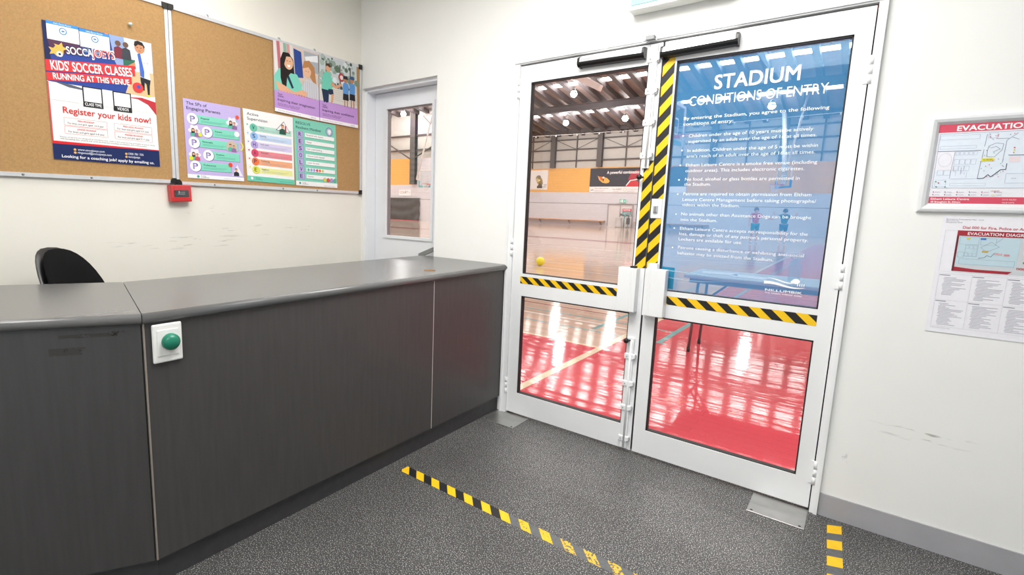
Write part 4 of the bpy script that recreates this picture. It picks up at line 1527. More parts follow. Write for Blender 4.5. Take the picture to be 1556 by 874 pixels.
# ------------------------------------------------------------------ evacuation diagram in its frame
root = empty('evacuation_frame', (1.845, 0, 1.545))
tag(root, 'silver framed evacuation diagram with red title band on the white wall', 'framed sign')
ex, ez = 1.845, 1.545
x0, x1, z0, z1 = 1.556, 2.10, 1.368, 1.728
fw_ = .030
PR = [(0, -.001), (0, -.010), (.004, -.015), (.012, -.017), (.022, -.014), (fw_, -.006), (fw_, -.001)]
m_ = MB()
cor = [(x0, z0, 1, 1), (x1, z0, -1, 1), (x1, z1, -1, -1), (x0, z1, 1, -1)]
rings = [[m_.bm.verts.new((cx + sx * p[0] - ex, p[1], cz + sz * p[0] - ez)) for p in PR] for (cx, cz, sx, sz) in cor]
m_.mi(mat('snap_frame_silver', '#e8eaec', .35, .15, var=.01))
for k in range(4):
    a, b = rings[k], rings[(k + 1) % 4]
    for j in range(len(PR) - 1):
        m_.bm.faces.new((a[j], a[j + 1], b[j + 1], b[j]))
m_.build('frame', None, root)
S = Sheet((x0 + .022 - ex, -.004, z1 - .022 - ez), (x1 - .022 - ex, -.004, z1 - .022 - ez), (x1 - .022 - ex, -.004, z0 + .022 - ez), (x0 + .022 - ex, -.004, z0 + .022 - ez), (0, -1, 0))
S.base('sheet', '#eeeef4', root)
U = lambda x: (x - x0 - .022) / S.W
V_ = lambda z: (z1 - .022 - z) / S.H
RD = '#d9556a'
S.rect(U(1.586), V_(1.6965), U(2.07), V_(1.667), RD, 1)
S.text('EVACUATION DIAGRAM', U(1.636), V_(1.6715), .0185, '#fdfcfd', .335, bold=.03, lvl=3)
S.rect(U(1.588), V_(1.427), U(2.07), V_(1.402), RD, 1)
S.text('Eltham Leisure Centre', U(1.594), V_(1.4150), .0075, '#fdfcfd', .105, bold=.02, lvl=3)
S.text('40 Brougham St, Eltham', U(1.594), V_(1.4045), .006, '#fdfcfd', .083, bold=.02, lvl=3)
S.text('DATE ISSUED', U(1.785), V_(1.416), .0042, '#fbe8ec', .035, lvl=3)
S.text('VALID UNTIL', U(1.785), V_(1.405), .0042, '#fbe8ec', .032, lvl=3)
S.done('title_bands', root)
S.rect(U(1.592), V_(1.662), U(2.06), V_(1.460), '#e4edf8', 1)
S.rect(U(1.592), V_(1.596), U(1.64), V_(1.525), '#efeff6', 2)
GL = '#a9aebf'


def pl(x0_, z0_, x1_, z1_, w=.0009, c=None, lvl=3):
    S.line(U(x0_), V_(z0_), U(x1_), V_(z1_), w, c or GL, lvl)


def bx(x0_, z0_, x1_, z1_, w=.0009, c=None):
    pl(x0_, z0_, x1_, z0_, w, c)
    pl(x0_, z1_, x1_, z1_, w, c)
    pl(x0_, z0_, x0_, z1_, w, c)
    pl(x1_, z0_, x1_, z1_, w, c)


bx(1.592, 1.662, 2.06, 1.460, .0012)
pl(1.592, 1.597, 1.709, 1.597, .0018, '#6b7082')
pl(1.640, 1.597, 1.636, 1.495, .0012)
bx(1.594, 1.640, 1.70, 1.655, .0006)
bx(1.597, 1.606, 1.695, 1.616, .0006)
rr = random.Random(11)
for k in range(5):
    bx(1.643 + k * .012, 1.582, 1.652 + k * .012, 1.594, .0006)
for k in range(7):
    bx(1.642 + (k % 4) * .015, 1.548 - (k // 4) * .024, 1.655 + (k % 4) * .015, 1.566 - (k // 4) * .024, .0006)
for k in range(12):
    x = 1.641 + rr.random() * .05
    pl(x, 1.496 + rr.random() * .03, x, 1.51 + rr.random() * .03, .0006)
pl(1.638, 1.494, 1.715, 1.494, .0008)
bx(1.600, 1.508, 1.616, 1.527, .0006)
bx(1.618, 1.508, 1.636, 1.527, .0006)
bx(1.598, 1.466, 1.628, 1.49, .0006)
for k in range(24):
    t0, t1 = 2 * PI * k / 24, 2 * PI * (k + 1) / 24
    pl(1.616 + .018 * math.cos(t0), 1.565 + .025 * math.sin(t0), 1.616 + .018 * math.cos(t1), 1.565 + .025 * math.sin(t1), .0006, '#b9bccb')
# central lobby outline and the heavy wall line
for a, b in zip([(1.716, 1.60), (1.713, 1.55), (1.711, 1.495)], [(1.713, 1.55), (1.711, 1.495), (1.727, 1.495)]):
    pl(*a, *b, .0010, '#5b6072')
HV = [(1.711, 1.4945), (1.727, 1.4955), (1.737, 1.509), (1.745, 1.500), (1.767, 1.526), (1.780, 1.526)]
for a, b in zip(HV, HV[1:]):
    pl(*a, *b, .0022, '#33363f', 4)
for a, b in (((1.780, 1.526), (1.780, 1.548)), ((1.780, 1.577), (2.03, 1.575))):
    pl(*a, *b, .0018, '#33363f', 4)
HX = [(1.725, 1.595), (1.727, 1.612), (1.745, 1.622), (1.764, 1.618), (1.762, 1.596), (1.745, 1.572), (1.726, 1.573), (1.725, 1.595)]
for a, b in zip(HX, HX[1:]):
    pl(*a, *b, .0010, '#6b7082')
for a, b in (((1.733, 1.604), (1.745, 1.610)), ((1.745, 1.610), (1.757, 1.600)), ((1.757, 1.600), (1.740, 1.590)), ((1.718, 1.655), (1.716, 1.61)), ((1.77, 1.63), (1.795, 1.655)), ((1.783, 1.64), (1.80, 1.632)), ((1.77, 1.63), (1.768, 1.55)), ((1.745, 1.637), (1.775, 1.637))):
    pl(*a, *b, .0009, '#5b6072')
bx(1.722, 1.640, 1.745, 1.658, .0007)
S.rect(U(1.784), V_(1.573), U(1.812), V_(1.552), '#efdfe4', 2)
bx(1.783, 1.478, 1.90, 1.512, .0007)
bx(1.640, 1.468, 1.735, 1.478, .0005)
S.done('plan_drawing', root)
S.rect(U(1.713), V_(1.5680), U(1.746), V_(1.5575), '#e8e04a', 6)
S.text('YOU ARE HERE', U(1.7165), V_(1.5605), .005, '#8a7a20', .026, lvl=8)
for k in range(34):
    x, z = 1.71 + rr.random() * .075, 1.50 + rr.random() * .155
    c = rr.choice(('#cf7088', '#86bba6', '#9ab3a8', '#cf7088', '#8a90a0'))
    S.rect(U(x), V_(z), U(x + .0026), V_(z - .0026), c, 7)
for (x, z, c) in ((1.598, 1.486, '#7aa86a'), (1.606, 1.481, '#c2486a'), (1.624, 1.486, '#5fa58a'), (1.626, 1.466, '#5fa58a'), (1.601, 1.467, '#5fa58a'), (1.79, 1.597, '#e0d050'), (1.79, 1.588, '#e0b050'), (1.79, 1.605, '#d0607a')):
    S.rect(U(x), V_(z), U(x + .004), V_(z - .004), c, 7)
for k in range(12):
    x, z = 1.596 + (k % 6) * .033, 1.447 - (k // 6) * .010
    S.rect(U(x), V_(z), U(x + .003), V_(z - .004), rr.choice(('#c2486a', '#c2486a', '#7a7f90')), 7)
    S.rect(U(x + .006), V_(z - .0015), U(x + .020), V_(z - .003), '#b5a8b8', 7)
S.text('LEGEND', U(1.752), V_(1.4465), .005, '#c08a98', .022, lvl=7)
S.rect(U(1.754), V_(1.437), U(1.764), V_(1.431), '#e8e2cc', 7)
S.text('STADIUM', U(1.797), V_(1.493), .003, '#8d93a8', .012, lvl=7)
S.text('GYM', U(1.755), V_(1.507), .003, '#c08a98', .008, lvl=7)
S.done('symbols', root)

# ---- paper sheet below it
root = empty('emergency_sheet', (1.815, 0, 1.13))
tag(root, 'white paper sheet with emergency instructions below the silver frame', 'paper sheet')
ex, ez = 1.815, 1.13
px0, px1, pz0, pz1 = 1.6375, 1.96, .902, 1.355
S = Sheet((px0 - ex, -.0030, pz1 - ez), (px1 - ex, -.0022, pz1 - ez), (px1 - ex, -.0022, pz0 - ez), (px0 - ex, -.0030, pz0 - ez), (0, -1, 0))
S.base('sheet', '#f0eff5', root)
U = lambda x: (x - px0) / S.W
V_ = lambda z: (pz1 - z) / S.H
for k, (s, w) in enumerate((('Emergency Procedures Plan - area', .10), ('Date: current copy', .035), ('Reception desk', .045))):
    S.text(s, U(1.648), V_(1.341 - k * .006), .0038, '#6d6f7c', w, lvl=2)
S.text('Dial 000 for Fire, Police or Ambulance', U(1.696), V_(1.3085), .0095, '#cf4f5c', .205, shear=.0, bold=.012, lvl=3)
GL = '#c3c4cd'
S.done('heading', root)
bx(1.650, 1.300, 1.955, 1.142, .0006)
S.done('ruled_box', root)
S.rect(U(1.684), V_(1.3015), U(1.95), V_(1.146), '#cfd4d8', 2)
S.rect(U(1.684), V_(1.3015), U(1.95), V_(1.281), '#a8323f', 3)
S.poly([(U(1.684), V_(1.281)), (U(1.690), V_(1.281)), (U(1.690), V_(1.146)), (U(1.684), V_(1.146))], '#6f2a33', 3)
S.poly([(U(1.690), V_(1.163)), (U(1.75), V_(1.157)), (U(1.843), V_(1.157)), (U(1.832), V_(1.147)), (U(1.75), V_(1.1465)), (U(1.690), V_(1.1465))], '#a8323f', 4)
S.rect(U(1.692), V_(1.279), U(1.85), V_(1.172), '#c2d9e4', 3)
S.text('EVACUATION DIAGRAM', U(1.712), V_(1.2855), .0105, '#f6eef0', .165, bold=.02, lvl=5)
GL = '#7f98a6'
for (a, b, c, d) in ((1.694, 1.25, 1.745, 1.277), (1.712, 1.205, 1.745, 1.248), (1.694, 1.20, 1.71, 1.22), (1.75, 1.25, 1.79, 1.275), (1.70, 1.175, 1.845, 1.195), (1.80, 1.23, 1.845, 1.278), (1.82, 1.18, 1.84, 1.20)):
    bx(a, b, c, d, .0007)
for (x, z, w, c) in ((1.748, 1.276, .015, '#4a80c0'), (1.712, 1.275, .009, '#d8cf50'), (1.757, 1.229, .016, '#c9a850'), (1.79, 1.222, .020, '#d8b0b4'), (1.815, 1.220, .014, '#d88a90'), (1.862, 1.262, .016, '#3b4f86'), (1.882, 1.262, .012, '#b0404c'), (1.868, 1.226, .014, '#4aa070'), (1.865, 1.196, .018, '#4aa070')):
    S.rect(U(x), V_(z), U(x + w), V_(z - .007), c, 5)
for k in range(9):
    bx(1.712 + (k % 3) * .011, 1.206 + (k // 3) * .014, 1.721 + (k % 3) * .011, 1.217 + (k // 3) * .014, .0005)
for a, b in zip([(1.750, 1.200), (1.765, 1.203), (1.772, 1.212), (1.782, 1.207), (1.79, 1.222)], [(1.765, 1.203), (1.772, 1.212), (1.782, 1.207), (1.79, 1.222), (1.80, 1.222)]):
    pl(*a, *b, .0014, '#5a6570', 4)
for a, b in (((1.752, 1.24), (1.778, 1.262)), ((1.778, 1.262), (1.80, 1.245)), ((1.80, 1.245), (1.77, 1.225)), ((1.79, 1.26), (1.806, 1.278)), ((1.764, 1.23), (1.752, 1.24))):
    pl(*a, *b, .0008, '#6f7f8a', 4)
S.text('000', U(1.852), V_(1.166), .008, '#b8424e', .022, bold=.02, lvl=5)
S.done('picture', root)
GL = '#c0c1ca'
bx(1.652, 1.134, 1.955, .926, .0006)
pl(1.652, 1.031, 1.955, 1.031, .0006)
for x in (1.7435, 1.8345):
    pl(x, 1.134, x, .926, .0006)
S.done('grid', root)
rr = random.Random(5)
for cx in (1.654, 1.7455, 1.8365):
    for (zt, n_) in ((1.128, 13 if cx < 1.7 else 15), (1.026, 16)):
        S.rect(U(cx), V_(zt + .001), U(cx + .03), V_(zt - .0012), '#777986', 2)
        for k in range(n_):
            z = zt - .0085 - k * .0055
            a = cx + .011 + rr.choice((0, .002, .004))
            S.rect(U(a), V_(z), U(a + .02 + rr.random() * .052), V_(z - .0016), '#a3a5b0', 2)
S.text('Reviewed each year and after every change', U(1.652), V_(.919), .003, '#9a9ca8', .055, lvl=2)
S.done('body_text', root)

# ------------------------------------------------------------------ hazard tape on the lobby floor
WY = [mat('floor_tape_yellow', '#f2c012', 0.5, var=.06), worn_paint('floor_tape_worn', '#eebc20', .36), worn_paint('floor_tape_very_worn', '#e6b93a', .44)]
m_grey = mat('worn_tape_bed', '#5e6063', 0.5, var=.15, scale=60)
TA0, TA1 = Vector((-.282, -.978, .0006)), Vector((1.40, -.972, .0006))
w2 = .0285
d = (TA1 - TA0).normalized()
n_ = Vector((-d.y, d.x, 0)) * w2
root_mid = TA0 + d * .66
pick = lambda k: WY[0] if k < 7 else (WY[1] if k < 9 else WY[2])
m_ = stripes(TA0 + n_, TA1 + n_, TA1 - n_, TA0 - n_, (0, 0, 1), .1005, .050, .012, .5, mats=(m_grey, pick))
mk = MB().prism([TA0 - n_ + d * .0 + Vector((0, 0, .0002)), root_mid - n_ + Vector((0, 0, .0002)), root_mid + n_ + d * -.05 + Vector((0, 0, .0002)), TA0 + n_ + Vector((0, 0, .0002))], (0, 0, -.0003), M_TBLK)
o = mk.build('black_ground', None, m_)
tag(o, 'unworn black part of the tape')
tag(m_, 'long worn yellow and black tape crossing the floor from the counter', 'hazard tape', 'hazard tapes on the floor')
m_ = stripes((1.424, -.055, .0006), (1.473, -.014, .0006), (1.547, -1.40, .0006), (1.498, -1.40, .0006), (0, 0, 1), .1285, .012, .035, .55, vertical=True, mats=(m_grey, WY[0]))
tag(m_, 'short faded yellow and black tape on the floor beside the grey skirting', 'hazard tape', 'hazard tapes on the floor')

# ------------------------------------------------------------------ stadium shell
D = 34.9                          # far wall
DJ = 27.0                         # the nearer stretch of far wall on the left
XJ = -24.6
XW, XE = -46.0, 14.0
ZE, SL = 7.1, 0.16                # eave height and roof fall
RZ = lambda y: ZE + SL * (D - y)
M_TIMBER = sports_floor('court_timber', '#d3b8a5')
M_REDF = sports_floor('court_red', '#dc505c', plank=False)
LINE = lambda n, c: sports_floor('line_' + n, c, plank=False)
L_CREAM, L_WHITE, L_TEAL, L_RED = LINE('cream', '#efe3c4'), LINE('white', '#f4efe6'), LINE('teal', '#7fb4b4'), LINE('red', '#ad2a3e')
mb = MB().box(XW, XE, 0.06, D + .3, -.12, 0, M_TIMBER)
court = mb.build('floor')
tag(court, 'glossy timber sports floor of the stadium', 'floor', kind='structure')
LX = -.475                        # cream side line running away from the doors
z1 = .0006
m_ = MB()
m_.poly([(LX, .21, z1), (XE, .21, z1), (XE, 25, z1), (LX, 25, z1)], M_REDF)
m_.poly([(XW, .21, z1), (LX, .21, z1), (LX, 1.95, z1), (XW, 1.95, z1)], M_REDF)
tag(m_.build('red_zone', None, court), 'red painted part of the sports floor')
m_ = MB()


def fl(x0, x1, y0, y1, m, z=.0012):
    m_.poly([(x0, y0, z), (x1, y0, z), (x1, y1, z), (x0, y1, z)], m)


fl(LX - .035, LX + .035, .21, 26, L_CREAM)
fl(-8, LX - .035, 1.93, 1.98, L_CREAM)
fl(-12, LX - .035, 2.92, 2.97, L_WHITE)
fl(-12, -.09, 3.15, 3.19, L_TEAL, .0010)
fl(-12, -.04, 2.55, 2.585, L_TEAL, .0010)
fl(-6, -.9, 3.55, 3.58, L_RED, .0010)
fl(-.15, -.09, 2.55, 18, L_TEAL, .0014)
fl(-.885, -.835, 2.65, 8.0, L_TEAL, .0014)
fl(-16, LX, 7.41, 7.48, L_WHITE)
fl(-20, LX, 13.25, 13.38, L_WHITE)
fl(-20, -2, 11.2, 11.24, L_TEAL, .0010)
fl(-40, LX, 17.2, 17.75, L_RED)
fl(-40, LX, 17.75, 17.98, mat('line_dark', '#43222a', .2))
fl(-40, LX, 22.2, 22.27, L_WHITE)


def ring(cx, cy, r, w, m, a0=0.0, a1=2 * PI, n=56, z=.0016):
    for k in range(n):
        t0, t1 = a0 + (a1 - a0) * k / n, a0 + (a1 - a0) * (k + 1) / n
        m_.poly([(cx + (r - w) * math.cos(t0), cy + (r - w) * math.sin(t0), z), (cx + r * math.cos(t0), cy + r * math.sin(t0), z), (cx + r * math.cos(t1), cy + r * math.sin(t1), z), (cx + (r - w) * math.cos(t1), cy + (r - w) * math.sin(t1), z)], m)


ring(-4.6, 10.4, 1.9, .07, L_WHITE)
ring(-3.6, 7.45, 1.8, .05, L_WHITE, PI * .08, PI * .92)
m_.build('line_marking', None, court)

# near wall of the stadium (the lobby's back), side walls
M_STW = mat('stadium_white_wall', '#e9e2df', .6)
mb = MB().box(XW, XL - .2, 0.0, .2, 0, RZ(0), M_STW)
mb.box(XL - .2, 4.6, .0, .2, CEIL + .1, RZ(0), M_STW)
mb.box(4.6, XE, 0.0, .2, 0, RZ(0), M_STW)
tag(mb.build('wall_near_side'), 'white stadium wall around the lobby doors', 'wall', kind='structure')
mb = MB().box(XW - .2, XW, 0, D, 0, RZ(0), M_STW).box(XE, XE + .2, 0, D, 0, RZ(0), M_STW)
tag(mb.build('wall_side'), 'white end walls of the stadium', 'wall', kind='structure')
M_BLK = brick_wall('painted_block', '#dfdde3', '#d8d5da')
M_BLK2 = brick_wall('painted_block_band', '#f6bc66', '#ecb05a')
M_SHEET = mat('wall_sheeting', '#c8c5be', .5, var=.03, scale=3)
M_STL = mat('dark_steelwork', '#5e5756', .5, .2, var=.06)
BAND0, BAND1 = 2.53, 4.40


def far_wall(y, xa, xb, band, label):
    s = 1.0
    m_ = MB()
    m_.box(xa, xb, y, y + .3, 0, 1.66, M_BLK)
    m_.box(xa, xb, y + .03, y + .3, 1.66, 1.70, mat('dark_joint', '#8d8584', .7))  # dark horizontal joint along the top of the lower wall
    m_.box(xa, xb, y, y + .3, 1.70, band[0], M_BLK)
    m_.box(xa, xb, y, y + .3, band[1], RZ(y) + .2, M_SHEET)
    o = m_.build('wall_far')
    tag(o, label, 'wall', kind='structure')
    return o


w = far_wall(D, XJ, XE, (BAND0, BAND1), 'far pale block wall of the stadium')
tag(MB().box(XJ, XE, D, D + .3, BAND0, BAND1, M_BLK2).build('painted_band', None, w), 'orange painted band')
w = far_wall(DJ, XW, XJ, (2.80, 4.83), 'nearer pale block wall at the left of the stadium')
tag(MB().box(XW, -26.62, DJ, DJ + .3, 2.80, 4.83, M_BLK2).build('painted_band', None, w), 'orange painted band')
MB().box(-26.62, XJ, DJ, DJ + .3, 2.80, 4.83, M_BLK).build('white_panel', None, w)
tag(MB().box(XJ - .3, XJ, DJ + .3, D, 0, RZ(DJ) + .2, M_BLK).build('wall_return'), 'return of the far stadium wall', 'wall', kind='structure')
# steel frame against the far wall


def steel(name, x0, x1, y0, y1, z0, z1, lab, cat='steel member'):
    o = MB().box(x0, x1, y0, y1, z0, z1, M_STL).build(name)
    tag(o, lab, cat, kind='structure')
    return o


COLS = [-22.6 + 3.87 * k for k in range(8)]
for k, x in enumerate(COLS):
    m_ = MB()
    m_.box(x - .19, x + .19, D - .30, D - .27, 4.42, RZ(D) + .1, M_STL)
    m_.box(x - .19, x + .19, D - .03, D - .001, 4.42, RZ(D) + .1, M_STL)
    m_.box(x - .02, x + .02, D - .27, D - .03, 4.42, RZ(D) + .1, M_STL)
    tag(m_.build('column'), 'dark steel column above the orange band of the far wall', 'column', 'far wall columns', 'structure')
for z in (4.95, 5.80, 6.55):
    steel('girt', XJ, 8, D - .12, D - .002, z - .045, z + .045, 'dark horizontal rail on the far wall sheeting')
for k, x in enumerate(COLS[:-1]):
    steel('mullion', x + 1.90, x + 1.97, D - .10, D - .002, 4.42, RZ(D), 'thin dark upright between far wall columns')
for k in (0, 1, 2, 4):
    x = COLS[k]
    for (a, b) in ((x + .19, x + 1.93), (x + 3.68, x + 1.93)):
        m_ = MB().tube([(a, D - .13, 6.55), (b, D - .13, 5.80)], .018, 6, M_STL)
        tag(m_.build('wall_brace'), 'thin diagonal rod on the far wall', 'brace', 'far wall braces', 'structure')
# left stretch
for x in (-26.62, -30.5):
    m_ = MB()
    m_.box(x - .16, x + .34, DJ - .34, DJ - .30, 4.7 if x < -27 else 2.82, RZ(DJ), M_STL)
    m_.box(x - .16, x + .34, DJ - .04, DJ - .001, 4.7 if x < -27 else 2.82, RZ(DJ), M_STL)
    m_.box(x + .06, x + .12, DJ - .30, DJ - .04, 4.7 if x < -27 else 2.82, RZ(DJ), M_STL)
    tag(m_.build('column'), 'brown steel column beside the orange panel at the left', 'column', 'far wall columns', 'structure')
for z in (5.45, 6.55):
    steel('girt', -34, -24.7, DJ - .12, DJ - .002, z - .05, z + .05, 'dark horizontal rail on the left wall sheeting')
for (a, b) in (((-29.9, 6.35), (-26.8, 4.75)), ((-26.3, 4.85), (-23.9, 5.9))):
    m_ = MB().tube([(a[0], DJ - .25, a[1]), (b[0], DJ - .25, b[1])], .055, 8, M_STL)
    tag(m_.build('wall_brace'), 'heavy diagonal brace meeting the brown column', 'brace', 'left wall braces', 'structure')

# roof: sheeting with clear strips, purlins running down the fall, one deep girder across
M_ROOF = mat('roof_sheeting', '#94827d', .6, var=.05, scale=2)
M_PUR = mat('purlin_brown_grey', '#51484a', .55, var=.08)
SKY = emit('clear_sheet_daylight', '#fffdf8', SKYLIGHT_POWER)
strips = [(3.6, 4.25), (8.5, 9.15), (13.4, 14.05), (18.3, 18.95), (23.0, 23.65), (25.75, 26.3), (30.5, 31.05)]
rows = [(0.2, 'r')]
ed = [0.0] + [v for s in strips for v in s] + [D + .3]
m_ = MB()
for a, b in zip(ed[::2], ed[1::2]):
    m_.prism([(XW, a, RZ(a)), (XE, a, RZ(a)), (XE, b, RZ(b)), (XW, b, RZ(b))], (0, 0, .08), M_ROOF)
tag(m_.build('roof'), 'pinkish grey stadium roof sheeting', 'roof', kind='structure')
for k, (a, b) in enumerate(strips):
    m_ = MB().poly([(XW, a, RZ(a) + .03), (XE, a, RZ(a) + .03), (XE, b, RZ(b) + .03), (XW, b, RZ(b) + .03)], SKY)
    tag(m_.build('roof_skylight'), 'bright clear strip across the stadium roof', 'skylight', 'roof skylights', 'structure')
m0 = MB()
m0.prism([(-.14, .3, RZ(.3) - .002), (.14, .3, RZ(.3) - .002), (.14, .3, RZ(.3) - .30), (-.14, .3, RZ(.3) - .30)], (0, D - .4, -(D - .4) * SL), M_PUR)
pur = m0.build('purlin')
tag(pur, 'dark purlin running down the stadium roof', 'purlin', 'roof purlins', 'structure')
for k in range(44):
    x = -34.3 + k * 1.0
    if k == 0:
        pur.location.x = x
    else:
        c = pur.copy()
        c.location.x = x
        C.objects.link(c)
for (y, dd, lab) in ((28.4, .42, 'deep dark girder across the stadium roof near the far wall'), (16.0, .5, 'deep dark girder across the middle of the stadium roof')):
    m_ = MB()
    zt = RZ(y) - .30
    m_.box(XW, XE, y - .15, y + .15, zt - .04, zt, M_PUR)
    m_.box(XW, XE, y - .15, y + .15, zt - dd, zt - dd + .04, M_PUR)
    m_.box(XW, XE, y - .02, y + .02, zt - dd + .04, zt - .04, M_PUR)
    tag(m_.build('roof_girder'), lab, 'girder', kind='structure')
m_ = MB().box(XW, XE, D - .9, D - .02, 7.02, 7.10, M_PUR).box(XW, XE, D - .92, D - .88, 6.95, 7.22, M_PUR)
tag(m_.build('eave_beam'), 'dark eave beam along the far wall', 'beam', kind='structure')

# ------------------------------------------------------------------ high-bay lamps
M_GLOW = emit('lamp_glow', '#ffffff', 30)


def highbay(x, y, z, label):
    root = empty('high_bay_lamp', (x, y, z))
    tag(root, label, 'lamp', 'stadium high bay lamps')
    MB().lathe([(.05, .28), (.09, .26), (.10, .12), (.20, .02), (.21, -.02), (.20, -.02), (.10, .10), (0, .11)], (0, 0, 0), (0, 0, 1), 20, M_GREY).build('reflector', None, root)
    MB().sphere((0, 0, -.03), .19, M_GLOW, 16).build('bulb', None, root)
    MB().tube([(0, 0, .26), (0, 0, max(.4, RZ(y) - z - .02))], .014, 6, M_STL).build('rod', None, root)
    l = bpy.data.lights.new('bay', 'POINT')
    l.energy, l.shadow_soft_size = LAMP_POWER, .25
    lo = bpy.data.objects.new('bay_light', l)
    lo.location = (x, y, z - .35)
    C.objects.link(lo)


highbay(-12.73, 25.62, 7.89, 'bright hanging lamp in front of the girder, highest one in the left door')
highbay(-15.57, 30.38, 7.12, 'bright hanging lamp beyond the girder, lower left one in the left door')
highbay(-11.49, 30.49, 7.10, 'bright hanging lamp beyond the girder, near the left door bolt rod')
highbay(-3.48, 30.55, 7.10, 'bright hanging lamp seen through the blue sign')
highbay(-26.20, 25.31, 7.93, 'bright hanging lamp seen through the single door glass')
for (x, y) in ((-20, 16), (-10.5, 14), (-2, 16), (-8, 5)):  # extra lamps out of view, added for the light they give
    highbay(x, y, RZ(y) - .75, 'added hanging lamp high over the court, out of view')

# cable across the hall with small clips
m_ = MB()
P = [(-24 + k * .7, 26.5, 5.95 - .25 * math.sin(PI * k / 40)) for k in range(41)]
m_.tube(P, .012, 5, M_WHITEPL)
cb = m_.build('catenary_cable')
tag(cb, 'thin white cable strung across the hall below the roof', 'cable')
for k in range(0, 41, 2):
    MB().rbox(P[k][0] - .03, P[k][0] + .03, P[k][1] - .03, P[k][1] + .03, P[k][2] - .10, P[k][2] + .01, .01, 1, M_WHITEPL).build('cable_clip', None, cb)
m_ = MB()
m_.prism([(-12.3, 23.0, 8.50), (-11.2, 23.0, 8.28), (-9.98, 23.0, 7.55), (-10.10, 23.0, 7.27), (-11.3, 23.0, 7.92), (-12.3, 23.0, 8.22)], (0, .35, 0), mat('duct_pink_grey', '#f0e8e4', .5))
m_.tube([(-12.1, 23.2, 8.4), (-12.1, 23.2, RZ(23.2) - .02)], .02, 6, M_STL).tube([(-10.3, 23.2, 7.6), (-10.3, 23.2, RZ(23.2) - .02)], .02, 6, M_STL)
tag(m_.build('roof_duct'), 'pale sloping duct hanging under the roof', 'duct')

# ------------------------------------------------------------------ things on the far wall
YF = D - .004


def wall_sheet(name, label, cat, x0, x1, z0, z1, y, bg):
    root = empty(name, ((x0 + x1) / 2, y, (z0 + z1) / 2))
    tag(root, label, cat)
    a, b = (x1 - x0) / 2, (z1 - z0) / 2
    S = Sheet((-a, -.03, b), (a, -.03, b), (a, -.03, -b), (-a, -.03, -b), (0, -1, 0), thick=.028)
    _at = S.at
    S.at = lambda u, v, lvl=0: Vector(_at(u, v, 0)) + Vector((0, -.002 * lvl, 0))
    S.base('board', bg, root)
    return S, root


S, root = wall_sheet('banner', 'dark banner with an orange eye and A powerful combination wording on the far wall', 'banner', -15.58, -8.6, 2.53, 4.32, YF, '#4f4a52')
S.poly([(0, 0), (.55, 0), (.50, .76), (0, .76)], '#474650', 1)
EYE = [(.085, .30), (.11, .36), (.15, .36), (.19, .40), (.225, .52), (.215, .60), (.185, .625), (.145, .60), (.105, .48)]
S.poly([(.19, .40 - .09)] and EYE, '#f0b95c', 2)
S.poly([(.10, .34), (.135, .345), (.15, .50), (.125, .50)], '#d9743a', 3)
S.poly([(.145, .36), (.16, .36), (.158, .54), (.148, .54)], '#6a2f1c', 4)
S.circ(.153, .385, .075, '#fbf6ee', 5, 12)
S.poly([(.40, .76), (.42, .60), (.45, .50), (.50, .48), (.70, .25), (.80, .2), (.80, .76)], '#d9434c', 2)
S.poly([(.42, .48), (.45, .20), (.56, .05), (.74, 0), (.86, 0), (.80, .3), (.60, .45)], '#b8444e', 1)
S.poly([(.40, .72), (.44, .50), (.49, .47), (.64, .33), (.645, .37), (.50, .51), (.45, .53), (.41, .73)], '#eceaea', 3)
S.poly([(.50, .50), (.60, .42), (.66, .60), (.56, .66)], '#55585c', 3)
S.done('picture', root)
S.text('A powerful combination', .19, .235, .21, '#fbf8f6', 2.45, bold=.03, lvl=5)
S.rect(0, .76, 1, 1, '#f4f0ef', 3)
S.text('Your stadium partner', .06, .85, .09, '#77747a', 1.1, lvl=4)
S.text('Your HUB247', .26, .90, .12, '#6f7f78', .7, lvl=4)
S.text('more info and contact', .42, .88, .07, '#a9a6aa', 1.0, lvl=4)
for (u0, u1, v) in ((.06, .18, .90), (.06, .16, .94), (.42, .50, .94), (.27, .33, .955)):
    S.rect(u0, v, u1, v + .018, '#c9c6c8', 4)
S.circ(.395, .88, .14, '#cfe3c6', 4, 14)
S.circ(.395, .88, .10, '#f4f0ef', 5, 14)
S.text('ph', .018, .92, .10, '#55525a', .22, bold=.02, lvl=4)
S.done('lettering', root)
S, root = wall_sheet('wall_poster', 'white square poster with a brown figure on the orange band', 'poster', -22.0, -19.2, 2.72, 4.29, YF, '#f5f2f0')
for (u, v, r, c) in ((.72, .42, .26, '#a8935f'), (.76, .55, .28, '#b59a5e'), (.70, .50, .18, '#d8c48a'), (.80, .66, .20, '#9a8860'), (.78, .80, .20, '#6f6558'), (.74, .36, .16, '#8f8f80'), (.75, .52, .07, '#f2ead2')):
    S.circ(u - .02, v, r, c, 1 + int(v * 3), 9)
S.rect(.66, .80, .84, .92, '#5d564e', 4)
S.rect(0, .95, .9, .985, '#d5e6d8', 1)
S.text('hello', .88, .78, .10, '#6b676c', .28, bold=.01, lvl=5)
S.text('CITY', .86, .90, .12, '#6b676c', .30, bold=.01, lvl=5)
S.done('picture', root)

